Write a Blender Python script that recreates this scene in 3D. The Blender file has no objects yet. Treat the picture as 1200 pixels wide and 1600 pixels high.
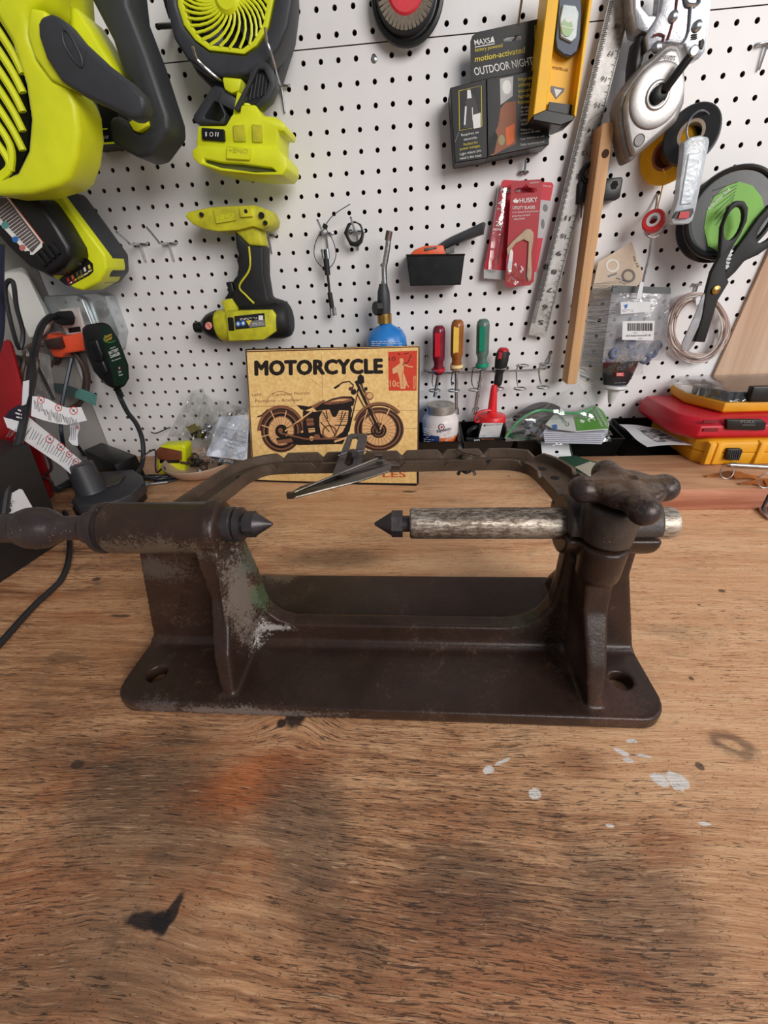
import bpy, bmesh, math, random
from mathutils import Vector as V, Matrix
random.seed(7)
R_ = math.radians
# ---------------------------------------------------------------- camera
sc = bpy.context.scene
FPX = 646.67
CAM = V((0.0839, -0.8325, 0.3301))
RT = V((0.99670, 0.06747, -0.04506)); DN = V((-0.00529, -0.50019, -0.86590)); FW = V((-0.08096, 0.86328, -0.49818))
cd = bpy.data.cameras.new('camera'); cam = bpy.data.objects.new('camera', cd); sc.collection.objects.link(cam)
cd.sensor_fit = 'HORIZONTAL'; cd.sensor_width = 36; cd.lens = FPX / 1200 * 36; cd.clip_start = .01
m = Matrix((RT, -DN, -FW)).transposed().to_4x4(); m.translation = CAM
cam.matrix_world = m; sc.camera = cam
# ---------------------------------------------------------------- light
w = bpy.data.worlds.new('world'); sc.world = w; w.use_nodes = True
bg = w.node_tree.nodes['Background']; bg.inputs[0].default_value = (.86, .90, 1.0, 1); bg.inputs[1].default_value = .21
def area(name, loc, to, sx, sy, power, col):
    l = bpy.data.lights.new(name, 'AREA'); l.shape = 'RECTANGLE'; l.size = sx; l.size_y = sy; l.energy = power; l.color = col
    o = bpy.data.objects.new(name, l); sc.collection.objects.link(o); o.location = loc
    o.rotation_euler = (V(to) - V(loc)).to_track_quat('-Z', 'Y').to_euler(); return o
area('garage_door_light', (1.9, -3.0, 1.55), (0.1, -.2, .2), 2.0, 1.6, 102, (1, .965, .93))
area('garage_side_light', (2.7, -.7, 1.3), (0.3, -.4, .1), 1.2, 1.2, 12, (.95, .97, 1))
sc.view_settings.view_transform = 'Standard'; sc.view_settings.look = 'None'
sc.view_settings.exposure = 0; sc.view_settings.gamma = 1
# ---------------------------------------------------------------- helpers
def at(px, py, x=None, y=None, z=None, P=None, n=None):
    d = RT * ((px - 600) / FPX) + DN * ((py - 800) / FPX) + FW
    if x is not None: s = (x - CAM.x) / d.x
    elif y is not None: s = (y - CAM.y) / d.y
    elif z is not None: s = (z - CAM.z) / d.z
    else: s = (P - CAM).dot(n) / d.dot(n)
    return CAM + d * s
ORG = {}
def link(o): sc.collection.objects.link(o); return o
def thing(name, label, cat, loc, group=None, kind=None):
    o = link(bpy.data.objects.new(name, None)); o.location = V(loc); o.empty_display_size = .02
    ORG[o.name] = V(loc); props(o, label, cat, group, kind); return o
def props(o, label=None, cat=None, group=None, kind=None):
    if label: o['label'] = label
    if cat: o['category'] = cat
    if group: o['group'] = group
    if kind: o['kind'] = kind
    return o
def catmull(pts, k=8, closed=False):
    pts = [V(p) for p in pts]; n = len(pts); out = []
    rng = n if closed else n - 1
    for i in range(rng):
        if closed: a, b, c, d = pts[(i-1) % n], pts[i], pts[(i+1) % n], pts[(i+2) % n]
        else: a, b, c, d = pts[max(i-1, 0)], pts[i], pts[i+1], pts[min(i+2, n-1)]
        for j in range(k):
            t = j / k
            out.append(.5 * ((2*b) + (c-a)*t + (2*a-5*b+4*c-d)*t*t + (3*b-a-3*c+d)*t**3))
    if not closed: out.append(pts[-1])
    return out
class MB:
    def __init__(s): s.b = bmesh.new(); s.mi = 0
    def _f(s, vs):
        try: f = s.b.faces.new(vs); f.material_index = s.mi; return f
        except Exception: return None
    def prism(s, pts, vec, holes=()):
        vec = V(vec); pts = [V(p) for p in pts]
        if holes:
            t = bmesh.new(); es = []
            for lp in [pts] + [[V(q) for q in h] for h in holes]:
                vs = [t.verts.new(p) for p in lp]
                es += [t.edges.new((vs[i], vs[(i+1) % len(vs)])) for i in range(len(vs))]
            bmesh.ops.triangle_fill(t, edges=es, use_beauty=True, use_dissolve=False)
            t.verts.ensure_lookup_table(); t.verts.index_update()
            a = [s.b.verts.new(v.co) for v in t.verts]; c = [s.b.verts.new(v.co + vec) for v in t.verts]
            for f in t.faces:
                ix = [v.index for v in f.verts]; s._f([a[i] for i in ix]); s._f([c[i] for i in reversed(ix)])
            for e in t.edges:
                if len(e.link_faces) == 1:
                    i, j = e.verts[0].index, e.verts[1].index; s._f([a[i], a[j], c[j], c[i]])
            t.free()
        else:
            a = [s.b.verts.new(p) for p in pts]; c = [s.b.verts.new(p + vec) for p in pts]; n = len(a)
            s._f(a); s._f(list(reversed(c)))
            for i in range(n): s._f([a[i], a[(i+1) % n], c[(i+1) % n], c[i]])
        return s
    def box(s, c, sz, rot=None, tp=1.0):
        c = V(c); h = V(sz) / 2; vs = []
        for z in (-1, 1):
            k = tp if z > 0 else 1
            for x, y in ((-1, -1), (1, -1), (1, 1), (-1, 1)):
                p = V((x*h.x*k, y*h.y*k, z*h.z))
                if rot is not None: p = rot @ p
                vs.append(s.b.verts.new(c + p))
        for q in ((0,3,2,1), (4,5,6,7), (0,1,5,4), (1,2,6,5), (2,3,7,6), (3,0,4,7)): s._f([vs[i] for i in q])
        return s
    def lathe(s, p0, axis, prof, n=24, ref=None, sq=None):
        p0 = V(p0); ax = V(axis).normalized()
        r = V(ref) if ref else (V((0, 0, 1)) if abs(ax.z) < .9 else V((1, 0, 0)))
        u = ax.cross(r).normalized(); v = ax.cross(u)
        rings = []
        for t, rad in prof:
            if rad < 1e-6: rings.append([s.b.verts.new(p0 + ax*t)])
            else:
                rg = []
                for i in range(n):
                    a = 2*math.pi*i/n; k = rad if not sq else rad * sq(a)
                    rg.append(s.b.verts.new(p0 + ax*t + (u*math.cos(a) + v*math.sin(a))*k))
                rings.append(rg)
        for A, B in zip(rings, rings[1:]):
            for i in range(n):
                if len(A) == 1 and len(B) == 1: break
                if len(A) == 1: s._f([A[0], B[(i+1) % n], B[i]])
                elif len(B) == 1: s._f([A[i], A[(i+1) % n], B[0]])
                else: s._f([A[i], A[(i+1) % n], B[(i+1) % n], B[i]])
        if len(rings[0]) > 1: s._f(rings[0][::-1])
        if len(rings[-1]) > 1: s._f(rings[-1])
        return s
    def cyl(s, a, b, r, r2=None, n=20):
        a, b = V(a), V(b); return s.lathe(a, b - a, [(0, r), ((b-a).length, r if r2 is None else r2)], n)
    def tube(s, path, r, n=8, closed=False, k=0, rad=None, flat=None):
        if k: path = catmull(path, k, closed)
        path = [V(p) for p in path]; N = len(path); rings = []
        prev = None
        for i, p in enumerate(path):
            if closed: t = (path[(i+1) % N] - path[i-1])
            else: t = path[min(i+1, N-1)] - path[max(i-1, 0)]
            t = t.normalized() if t.length > 1e-9 else V((1, 0, 0))
            if prev is None:
                u = t.cross(V((0, 0, 1)) if abs(t.z) < .9 else V((1, 0, 0))).normalized()
            else:
                u = prev - t * prev.dot(t); u = u.normalized() if u.length > 1e-6 else prev
            prev = u; v = t.cross(u); rr = r if rad is None else r * rad(i/(N-1 or 1))
            fl = 1 if flat is None else flat
            rings.append([s.b.verts.new(p + u*math.cos(2*math.pi*j/n)*rr + v*math.sin(2*math.pi*j/n)*rr*fl) for j in range(n)])
        pr = list(zip(rings, rings[1:])) + ([(rings[-1], rings[0])] if closed else [])
        for A, B in pr:
            for j in range(n): s._f([A[j], A[(j+1) % n], B[(j+1) % n], B[j]])
        if not closed: s._f(rings[0][::-1]); s._f(rings[-1])
        return s
    def ring(s, c, nrm, R, r, n=32, m=8, a0=0, a1=360, ex=1.0, ref=None):
        nrm = V(nrm).normalized(); q = V(ref) if ref else (V((0, 0, 1)) if abs(nrm.z) < .9 else V((1, 0, 0)))
        u = nrm.cross(q).normalized(); v = nrm.cross(u)
        full = abs(a1 - a0) >= 360; k = n if full else n + 1
        pts = [V(c) + u*math.cos(R_(a0+(a1-a0)*i/n))*R + v*math.sin(R_(a0+(a1-a0)*i/n))*R*ex for i in range(k)]
        return s.tube(pts, r, m, closed=full)
    def ball(s, c, r, sc3=(1, 1, 1), n=16, rot=None):
        c = V(c); M = Matrix.Translation(c) @ (rot.to_4x4() if rot is not None else Matrix()) @ Matrix.Diagonal((r*sc3[0], r*sc3[1], r*sc3[2], 1))
        g = bmesh.ops.create_uvsphere(s.b, u_segments=n, v_segments=max(6, n//2), radius=1, matrix=M)
        for v in g['verts']:
            for f in v.link_faces: f.material_index = s.mi
        return s
    def hull(s, pts):
        t = bmesh.new()
        for p in pts: t.verts.new(V(p))
        bmesh.ops.convex_hull(t, input=t.verts)
        bmesh.ops.dissolve_limit(t, angle_limit=.02, verts=t.verts, edges=t.edges)
        for v in [v for v in t.verts if not v.link_faces]: t.verts.remove(v)
        t.verts.index_update(); vs = [s.b.verts.new(v.co) for v in t.verts]
        for f in t.faces: s._f([vs[v.index] for v in f.verts])
        t.free(); return s
    def sheet(s, fn, nu, nv, th=0, closed=False):
        g = [[V(fn(i/nu, j/nv)) for i in range(nu+1)] for j in range(nv+1)]
        vs = [[s.b.verts.new(p) for p in row] for row in g]
        fs = []
        for j in range(nv):
            for i in range(nu): fs.append(s._f([vs[j][i], vs[j][i+1], vs[j+1][i+1], vs[j+1][i]]))
        if th:
            fs = [f for f in fs if f]; bmesh.ops.recalc_face_normals(s.b, faces=fs)
            bmesh.ops.solidify(s.b, geom=fs, thickness=th)
        return s
    # a traced outline at depth y, given real thickness dy
    def wp(s, pp, y, dy, holes=()):
        return s.prism([at(a, b, y=y) for a, b in pp], (0, dy, 0), [[at(a, b, y=y) for a, b in h] for h in holes])
    def bevel(s, wd, seg=2, ang=30):
        s.b.normal_update(); bmesh.ops.recalc_face_normals(s.b, faces=s.b.faces)
        es = [e for e in s.b.edges if len(e.link_faces) == 2 and e.calc_face_angle(0) > R_(ang)]
        if es: bmesh.ops.bevel(s.b, geom=es, offset=wd, segments=seg, profile=.5, affect='EDGES', clamp_overlap=True)
        return s
    def xf(s, M):
        bmesh.ops.transform(s.b, matrix=M, verts=s.b.verts); return s
    def build(s, name, mats, parent=None, loc=None, ang=35, label=None, cat=None, group=None, kind=None, recalc=True):
        if recalc: bmesh.ops.recalc_face_normals(s.b, faces=s.b.faces)
        o0 = V(loc) if loc is not None else (ORG[parent.name] if parent else None)
        if o0 is None:
            o0 = sum((v.co for v in s.b.verts), V()) / max(1, len(s.b.verts)); o0.z = min(v.co.z for v in s.b.verts)
        bmesh.ops.translate(s.b, vec=-o0, verts=s.b.verts)
        me = bpy.data.meshes.new(name); s.b.to_mesh(me); s.b.free()
        return wrap(me, name, mats, parent, o0, ang, label, cat, group, kind)
def wrap(me, name, mats, parent, o0, ang, label, cat, group, kind):
    for mt in (mats if isinstance(mats, (list, tuple)) else [mats]): me.materials.append(mt)
    if ang is not None and len(me.polygons):
        me.polygons.foreach_set('use_smooth', [True]*len(me.polygons)); me.set_sharp_from_angle(angle=R_(ang))
    o = link(bpy.data.objects.new(name, me)); ORG[o.name] = o0
    if parent: o.parent = parent; o.location = o0 - ORG[parent.name]
    else: o.location = o0
    return props(o, label, cat, group, kind)
def remesh(o, vox, smooth=6, fac=.5):
    a = o.modifiers.new('r', 'REMESH'); a.mode = 'VOXEL'; a.voxel_size = vox; a.use_smooth_shade = True
    b = o.modifiers.new('s', 'SMOOTH'); b.iterations = smooth; b.factor = fac
    dg = bpy.context.evaluated_depsgraph_get(); me = bpy.data.meshes.new_from_object(o.evaluated_get(dg))
    o.modifiers.clear(); mats = list(o.data.materials); o.data = me
    if not me.materials:
        for q in mats: me.materials.append(q)
    me.polygons.foreach_set('use_smooth', [True]*len(me.polygons))
FC = {}
def fontmesh(t, bold=False, sp=1.0):
    k = (t, bold, sp)
    if k in FC: return FC[k]
    c = bpy.data.curves.new('t', 'FONT'); c.body = t; c.resolution_u = 3; c.space_character = sp
    if bold: c.offset = .011
    o = bpy.data.objects.new('t', c); link(o)
    dg = bpy.context.evaluated_depsgraph_get(); me = bpy.data.meshes.new_from_object(o.evaluated_get(dg))
    r = ([v.co.copy() for v in me.vertices], [tuple(p.vertices) for p in me.polygons])
    bpy.data.objects.remove(o); bpy.data.curves.remove(c); bpy.data.meshes.remove(me); FC[k] = r; return r
class Print:
    """flat print on a plane, traced in photograph pixels; each layer sits a hair in front of the surface"""
    def __init__(s, P, n=(0, -1, 0), off=.0003):
        s.P = V(P); s.n = V(n).normalized(); s.off = off; s.L = 0; s.v = []; s.f = []; s.m = []; s.mats = []
    tf = None
    def p(s, a, b):
        if s.tf: a, b = s.tf(a, b)
        return at(a, b, P=s.P + s.n*(s.off + s.L*.000004), n=s.n)
    def _m(s, mt):
        if mt not in s.mats: s.mats.append(mt)
        return s.mats.index(mt)
    def poly(s, pts, mt):
        s.L += 1; k = len(s.v); s.v += [s.p(*q) for q in pts]; s.f.append(tuple(range(k, k+len(pts)))); s.m.append(s._m(mt)); return s
    def rect(s, x0, y0, x1, y1, mt, sk=0): return s.poly([(x0, y0), (x1, y0+sk), (x1, y1+sk), (x0, y1)], mt)
    def ell(s, cx, cy, rx, ry, mt, n=24): return s.poly([(cx+rx*math.cos(2*math.pi*i/n), cy+ry*math.sin(2*math.pi*i/n)) for i in range(n)], mt)
    def line(s, pts, wd, mt, closed=False):
        s.L += 1; mi = s._m(mt); pts = [V((a, b, 0)) for a, b in pts]; N = len(pts); L = []
        for i in range(N):
            a = pts[(i-1) % N] if closed or i else pts[0]; b = pts[(i+1) % N] if closed or i < N-1 else pts[-1]
            t = (b - a); t = t.normalized() if t.length else V((1, 0, 0)); q = V((-t.y, t.x, 0)) * wd / 2
            L.append((pts[i] + q, pts[i] - q))
        k = len(s.v)
        for a, b in L: s.v += [s.p(a.x, a.y), s.p(b.x, b.y)]
        for i in range(N if closed else N-1):
            j = (i+1) % N; s.f.append((k+2*i, k+2*j, k+2*j+1, k+2*i+1)); s.m.append(mi)
        return s
    def arc(s, cx, cy, rx, ry, a0, a1, wd, mt, n=28):
        return s.line([(cx+rx*math.cos(R_(a0+(a1-a0)*i/n)), cy+ry*math.sin(R_(a0+(a1-a0)*i/n))) for i in range(n+1)], wd, mt)
    def text(s, t, bl, br, h, mt, bold=False, up=None, sp=1.0, it=0):
        """bl, br: pixel ends of the baseline; h: cap height in pixels; up: pixel direction of 'up'"""
        vs, fs = fontmesh(t, bold, sp); s.L += 1; mi = s._m(mt)
        if not vs: return s
        x0 = min(v.x for v in vs); x1 = max(v.x for v in vs); H = .69
        bx, by = br[0]-bl[0], br[1]-bl[1]; L = math.hypot(bx, by)
        ux, uy = up if up else (by/L, -bx/L)
        k = len(s.v)
        for v in vs:
            a = (v.x-x0)/(x1-x0); c = v.y/H*h
            s.v.append(s.p(bl[0]+bx*a+ux*c+bx/L*c*it, bl[1]+by*a+uy*c+by/L*c*it))
        for f in fs: s.f.append(tuple(i+k for i in f)); s.m.append(mi)
        return s
    def scribble(s, x0, y0, x1, y1, rows, mt, sk=0, wd=1.0, fill=.85):
        """unreadable small print: broken lines"""
        for r in range(rows):
            y = y0 + (y1-y0)*(r+.5)/rows; x = x0
            while x < x1 - 1:
                l = random.uniform(2.5, 8); e = min(x1, x+l)
                if random.random() < fill: s.line([(x, y+sk*(x-x0)/(x1-x0)), (e, y+sk*(e-x0)/(x1-x0))], wd, mt)
                x = e + 1.6
        return s
    def build(s, name, parent, label=None):
        o0 = ORG[parent.name]; me = bpy.data.meshes.new(name); me.from_pydata([v - o0 for v in s.v], [], s.f)
        for q in s.mats: me.materials.append(q)
        me.polygons.foreach_set('material_index', s.m); me.update()
        o = link(bpy.data.objects.new(name, me)); ORG[o.name] = o0; o.parent = parent
        o.location = o0 - ORG[parent.name]; return props(o, label)
# ---------------------------------------------------------------- materials
class NT:
    def __init__(s, name):
        s.m = bpy.data.materials.new(name); s.m.use_nodes = True; s.t = s.m.node_tree; s.N = s.t.nodes
        s.bs = s.N['Principled BSDF']; s.tc = s.N.new('ShaderNodeTexCoord').outputs['Object']
    def lk(s, a, b): s.t.links.new(a, b)
    def mapv(s, sc3=(1, 1, 1), loc=(0, 0, 0), rot=(0, 0, 0), src=None):
        n = s.N.new('ShaderNodeMapping'); n.inputs['Location'].default_value = loc; n.inputs['Rotation'].default_value = rot
        n.inputs['Scale'].default_value = sc3; s.lk(src or s.tc, n.inputs[0]); return n.outputs[0]
    def noise(s, scale, detail=4, rough=.55, dist=0, src=None, col=False):
        n = s.N.new('ShaderNodeTexNoise'); n.inputs['Scale'].default_value = scale; n.inputs['Detail'].default_value = detail
        n.inputs['Roughness'].default_value = rough; n.inputs['Distortion'].default_value = dist
        s.lk(src or s.tc, n.inputs['Vector']); return n.outputs['Color' if col else 'Fac']
    def ramp(s, fac, stops):
        n = s.N.new('ShaderNodeValToRGB'); e = n.color_ramp.elements
        while len(e) < len(stops): e.new(.5)
        for i, (p, c) in enumerate(stops):
            e[i].position = p; e[i].color = c if isinstance(c, tuple) and len(c) == 4 else ((c, c, c, 1) if not isinstance(c, tuple) else (*c, 1))
        s.lk(fac, n.inputs[0]); return n.outputs[0]
    def math(s, op, a, b=None, c=None, cl=False):
        n = s.N.new('ShaderNodeMath'); n.operation = op; n.use_clamp = cl
        for i, q in enumerate((a, b, c)):
            if q is None: continue
            if isinstance(q, (int, float)): n.inputs[i].default_value = q
            else: s.lk(q, n.inputs[i])
        return n.outputs[0]
    def vmath(s, op, a, b=None):
        n = s.N.new('ShaderNodeVectorMath'); n.operation = op
        for i, q in enumerate((a, b)):
            if q is None: continue
            if isinstance(q, tuple): n.inputs[i].default_value = q
            else: s.lk(q, n.inputs[i])
        return n.outputs['Value' if op == 'LENGTH' else 'Vector']
    def mix(s, fac, a, b, mode='MIX'):
        n = s.N.new('ShaderNodeMix'); n.data_type = 'RGBA'; n.blend_type = mode
        for i, q in ((0, fac), (6, a), (7, b)):
            if isinstance(q, (int, float)): n.inputs[i].default_value = q
            elif isinstance(q, tuple): n.inputs[i].default_value = (*q[:3], 1)
            else: s.lk(q, n.inputs[i])
        return n.outputs[2]
    def spot(s, c, r, rot=0, soft=.3, warp=None, src=None):
        """1 inside an ellipse at c (metres, object space), 0 outside"""
        src = src or s.tc
        v = s.vmath('SUBTRACT', src, tuple(c)); 
        mp = s.mapv((1/r[0], 1/r[1], 1/(r[2] if len(r) > 2 else 1)), (0, 0, 0), (0, 0, 0), s.mapv((1, 1, 1), (0, 0, 0), (0, 0, -rot), v))
        l = s.vmath('LENGTH', mp)
        if warp is not None: l = s.math('ADD', l, warp)
        return s.math('SUBTRACT', 1, s.sstep(l, 1-soft, 1+soft))
    def sstep(s, v, a, b):
        n = s.N.new('ShaderNodeMapRange'); n.interpolation_type = 'SMOOTHSTEP'; s.lk(v, n.inputs[0])
        n.inputs[1].default_value = a; n.inputs[2].default_value = b; return n.outputs[0]
    def bump(s, h, st=.3, d=.001, nrm=None):
        n = s.N.new('ShaderNodeBump'); n.inputs['Strength'].default_value = st; n.inputs['Distance'].default_value = d; s.lk(h, n.inputs['Height'])
        if nrm: s.lk(nrm, n.inputs['Normal'])
        return n.outputs[0]
    def out(s, col=None, rough=None, metal=None, nrm=None):
        for k, q in (('Base Color', col), ('Roughness', rough), ('Metallic', metal), ('Normal', nrm)):
            if q is None: continue
            if isinstance(q, (int, float)): s.bs.inputs[k].default_value = q
            elif isinstance(q, tuple): s.bs.inputs[k].default_value = (*q[:3], 1)
            else: s.lk(q, s.bs.inputs[k])
        return s.m
def srgb(r, g, b):
    f = lambda c: (c/255/12.92 if c <= 10 else ((c/255+.055)/1.055)**2.4); return (f(r), f(g), f(b))
MC = {}
def mat(name, col, rough=.5, metal=0, var=.12, vs=60, bump=.08, bsc=400, spec=None):
    if name in MC: return MC[name]
    t = NT(name); c = srgb(*col); dk = tuple(x*(1-var) for x in c); lt = tuple(min(1, x*(1+var*.6)) for x in c)
    nz = t.noise(vs, 4); cc = t.ramp(nz, [(.3, dk), (.7, lt)])
    t.out(cc, t.math('MULTIPLY_ADD', nz, .15, rough-.07), metal, t.bump(t.noise(bsc, 3), bump, .0006) if bump else None)
    if spec is not None: t.bs.inputs['Specular IOR Level'].default_value = spec
    MC[name] = t.m; return t.m
def wood(name, a, b, axis='x', sc_=1.0, rough=.7, bump=.25):
    if name in MC: return MC[name]
    t = NT(name); k = {'x': (6, 90, 90), 'z': (90, 90, 6), 'y': (90, 6, 90)}[axis]
    v = t.mapv(tuple(q*sc_ for q in k)); n1 = t.noise(1, 6, .6, .6, v); n2 = t.noise(.25, 3, .5, 0, v)
    c = t.ramp(t.math('MULTIPLY_ADD', n2, .4, t.math('MULTIPLY', n1, .6)), [(.40, srgb(*a)), (.58, srgb(*b))])
    t.out(c, rough, 0, t.bump(n1, bump, .001)); MC[name] = t.m; return t.m
def glassy(name, tint=(1, 1, 1), gloss=.25, rough=.08, milky=0.0, mcol=(.9, .9, .92)):
    """thin clear plastic: lets light through, with a sheen"""
    if name in MC: return MC[name]
    t = NT(name); N = t.N; N.remove(t.bs); o = N['Material Output']
    tr = N.new('ShaderNodeBsdfTransparent'); tr.inputs[0].default_value = (*tint, 1)
    gl = N.new('ShaderNodeBsdfGlossy'); gl.inputs['Roughness'].default_value = rough
    fr = N.new('ShaderNodeLayerWeight'); fr.inputs[0].default_value = .35
    nz = t.noise(90, 3); bp = t.bump(nz, .5, .002); t.lk(bp, gl.inputs['Normal']); t.lk(bp, fr.inputs['Normal'])
    f = t.math('MULTIPLY_ADD', fr.outputs['Facing'], .5, gloss*.4, True)
    m1 = N.new('ShaderNodeMixShader'); t.lk(f, m1.inputs[0]); t.lk(tr.outputs[0], m1.inputs[1]); t.lk(gl.outputs[0], m1.inputs[2]); last = m1
    if milky:
        df = N.new('ShaderNodeBsdfDiffuse'); df.inputs[0].default_value = (*mcol, 1)
        m2 = N.new('ShaderNodeMixShader'); m2.inputs[0].default_value = milky; t.lk(m1.outputs[0], m2.inputs[1]); t.lk(df.outputs[0], m2.inputs[2]); last = m2
    t.lk(last.outputs[0], o.inputs[0]); MC[name] = t.m; return t.m
# flat inks and common materials
INK = lambda n, c: mat('ink_'+n, c, .55, 0, .06, 120, 0)
white_ink = INK('white', (232, 232, 230)); black_ink = INK('black', (22, 20, 20)); grey_ink = INK('grey', (120, 120, 122))
yellow_ink = INK('yellow', (225, 205, 70)); red_ink = INK('red', (205, 40, 40)); blue_ink = INK('blue', (50, 110, 185))
orange_ink = INK('orange', (228, 110, 50)); green_ink = INK('green', (80, 150, 50)); paper = mat('paper', (226, 228, 232), .7, 0, .06, 40, .1)
black_pl = mat('black_plastic', (15, 15, 17), .38, 0, .2, 80, .12, 900)
dark_pl = mat('charcoal_plastic', (52, 54, 58), .5, 0, .12, 70, .15, 900)
lime = mat('lime_plastic', (222, 228, 30), .42, 0, .08, 30, .08, 500)
lime_dirty = mat('worn_lime_plastic', (200, 196, 40), .55, 0, .28, 55, .15, 300)
steel = mat('zinc_steel', (190, 192, 195), .28, 1, .15, 200, .1, 600)
steel_dk = mat('dull_steel', (120, 118, 116), .42, 1, .3, 90, .15, 500)
brass = mat('brass', (190, 155, 90), .32, 1, .2, 90, .1)
rubber = mat('black_rubber', (22, 22, 24), .6, 0, .2, 60, .15, 700)
red_pl = mat('red_plastic', (190, 28, 42), .4, 0, .1, 50, .1)
yellow_pl = mat('yellow_plastic', (250, 190, 18), .45, 0, .08, 50, .12)
clear = glassy('clear_plastic', (.97, .98, .98), .3)
# ---------------------------------------------------------------- setting
HX = lambda c: .0254*c
HZ = lambda r: .597 - .0254*r
def pegboard(x0, x1, z0, z1, name, label):
    TH = .0048; rad = .0033; n = 10; vs, fs, mi = [], [], []
    c0, c1 = math.ceil(x0/.0254+.2), math.floor(x1/.0254-.2); r0, r1 = math.ceil((.597-z1)/.0254+.2), math.floor((.597-z0)/.0254-.2)
    xs = [x0] + [HX(c+.5) for c in range(c0, c1)] + [x1]; zs = [z1] + [HZ(r+.5) for r in range(r0, r1)] + [z0]
    def add(p): vs.append(p); return len(vs)-1
    for ci, c in enumerate(range(c0, c1+1)):
        for ri, r in enumerate(range(r0, r1+1)):
            a, b, t, d = xs[ci], xs[ci+1], zs[ri], zs[ri+1]; cx, cz = HX(c), HZ(r)
            fr, bk, sq = [], [], []
            for k in range(n):
                an = 2*math.pi*(k+.5)/n; ca, sa = math.cos(an), math.sin(an)
                fr.append(add((cx+rad*ca, -TH, cz+rad*sa))); bk.append(add((cx+rad*ca, 0, cz+rad*sa)))
            cor = [(b, t), (a, t), (a, d), (b, d)]; cv = [add((x, -TH, z)) for x, z in cor]
            for k in range(n):
                k2 = (k+1) % n; an = 360*(k+1)/n
                q = int(((an) % 360)//90)
                fs.append((fr[k], fr[k2], cv[q])); mi.append(0)
                fs.append((fr[k], bk[k], bk[k2], fr[k2])); mi.append(1)
            # fill between neighbouring corners
            for k in range(n):
                qa = int(((360*(k)/n) % 360)//90); qb = int(((360*(k+1)/n) % 360)//90)
                if qa != qb: fs.append((fr[k], cv[qb], cv[qa])); mi.append(0)
    # rim edges
    k = len(vs); vs += [(x0, -TH, z0), (x1, -TH, z0), (x1, -TH, z1), (x0, -TH, z1), (x0, 0, z0), (x1, 0, z0), (x1, 0, z1), (x0, 0, z1)]
    for q in ((0, 1, 5, 4), (1, 2, 6, 5), (2, 3, 7, 6), (3, 0, 4, 7)): fs.append(tuple(k+i for i in q)); mi.append(1)
    me = bpy.data.meshes.new(name); me.from_pydata(vs, [], fs)
    me.materials.append(M_peg); me.materials.append(M_pegcore); me.polygons.foreach_set('material_index', mi); me.update()
    o = link(bpy.data.objects.new(name, me)); ORG[o.name] = V(); o.parent = wall; return props(o, label)
t = NT('white_hardboard'); v = t.noise(5, 5, .6); v2 = t.noise(1, 5, .6, .4, t.mapv((60, 60, 6)))
dirt = t.sstep(t.noise(14, 6, .7), .62, .75)
c = t.mix(t.math('MULTIPLY', dirt, .25), t.ramp(v, [(.3, srgb(226, 224, 225)), (.7, srgb(240, 238, 238))]), srgb(190, 180, 165))
M_peg = t.out(c, .42, 0, t.bump(v2, .12, .0008))
M_pegcore = mat('brown_hardboard_core', (128, 98, 78), .8, 0, .2)
wall = MB().box((.2, .052, .6), (2.4, .03, 1.5)).build('wall_back', mat('dark_stud_bay', (22, 20, 20), .9), loc=(0, 0, 0)); wall['kind'] = 'structure'
SEAM = .6107
pegboard(-.601, .95, -.012, SEAM-.0007, 'pegboard_panel', 'lower white pegboard panel')
pegboard(-.601, .95, SEAM+.0007, 1.25, 'pegboard_panel', 'upper white pegboard panel')
t = MB(); p = at(584.5, 92.5, y=-.005); t.lathe(p+V((0, .001, 0)), (0, -1, 0), [(0, .0048), (.001, .0046), (.0022, .003), (.0024, 0)], 14).build('panel_screw', steel, wall)
pw = wood('plywood_panel', (184, 148, 120), (208, 176, 150), 'z', .35)
MB().prism([(.612, -.0055, 0), (.80, -.0055, 0), (.80, -.0055, .375), (.651, -.0055, .375)], (0, -.006, 0)).build('plywood_panel', pw, wall)
lw = MB().box((-.62, -.45, .6), (.036, 1.0, 1.5)).build('wall_left', mat('grey_painted_board', (150, 146, 142), .6, 0, .15, 8, .1), loc=(-.601, -.45, 0)); lw['kind'] = 'structure'
fl = MB().box((.2, -1.6, -.92), (6, 5, .04)).build('floor', mat('concrete', (128, 124, 118), .8, 0, .15, 6, .2, 120), loc=(0, 0, -.9)); fl['kind'] = 'structure'

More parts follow.
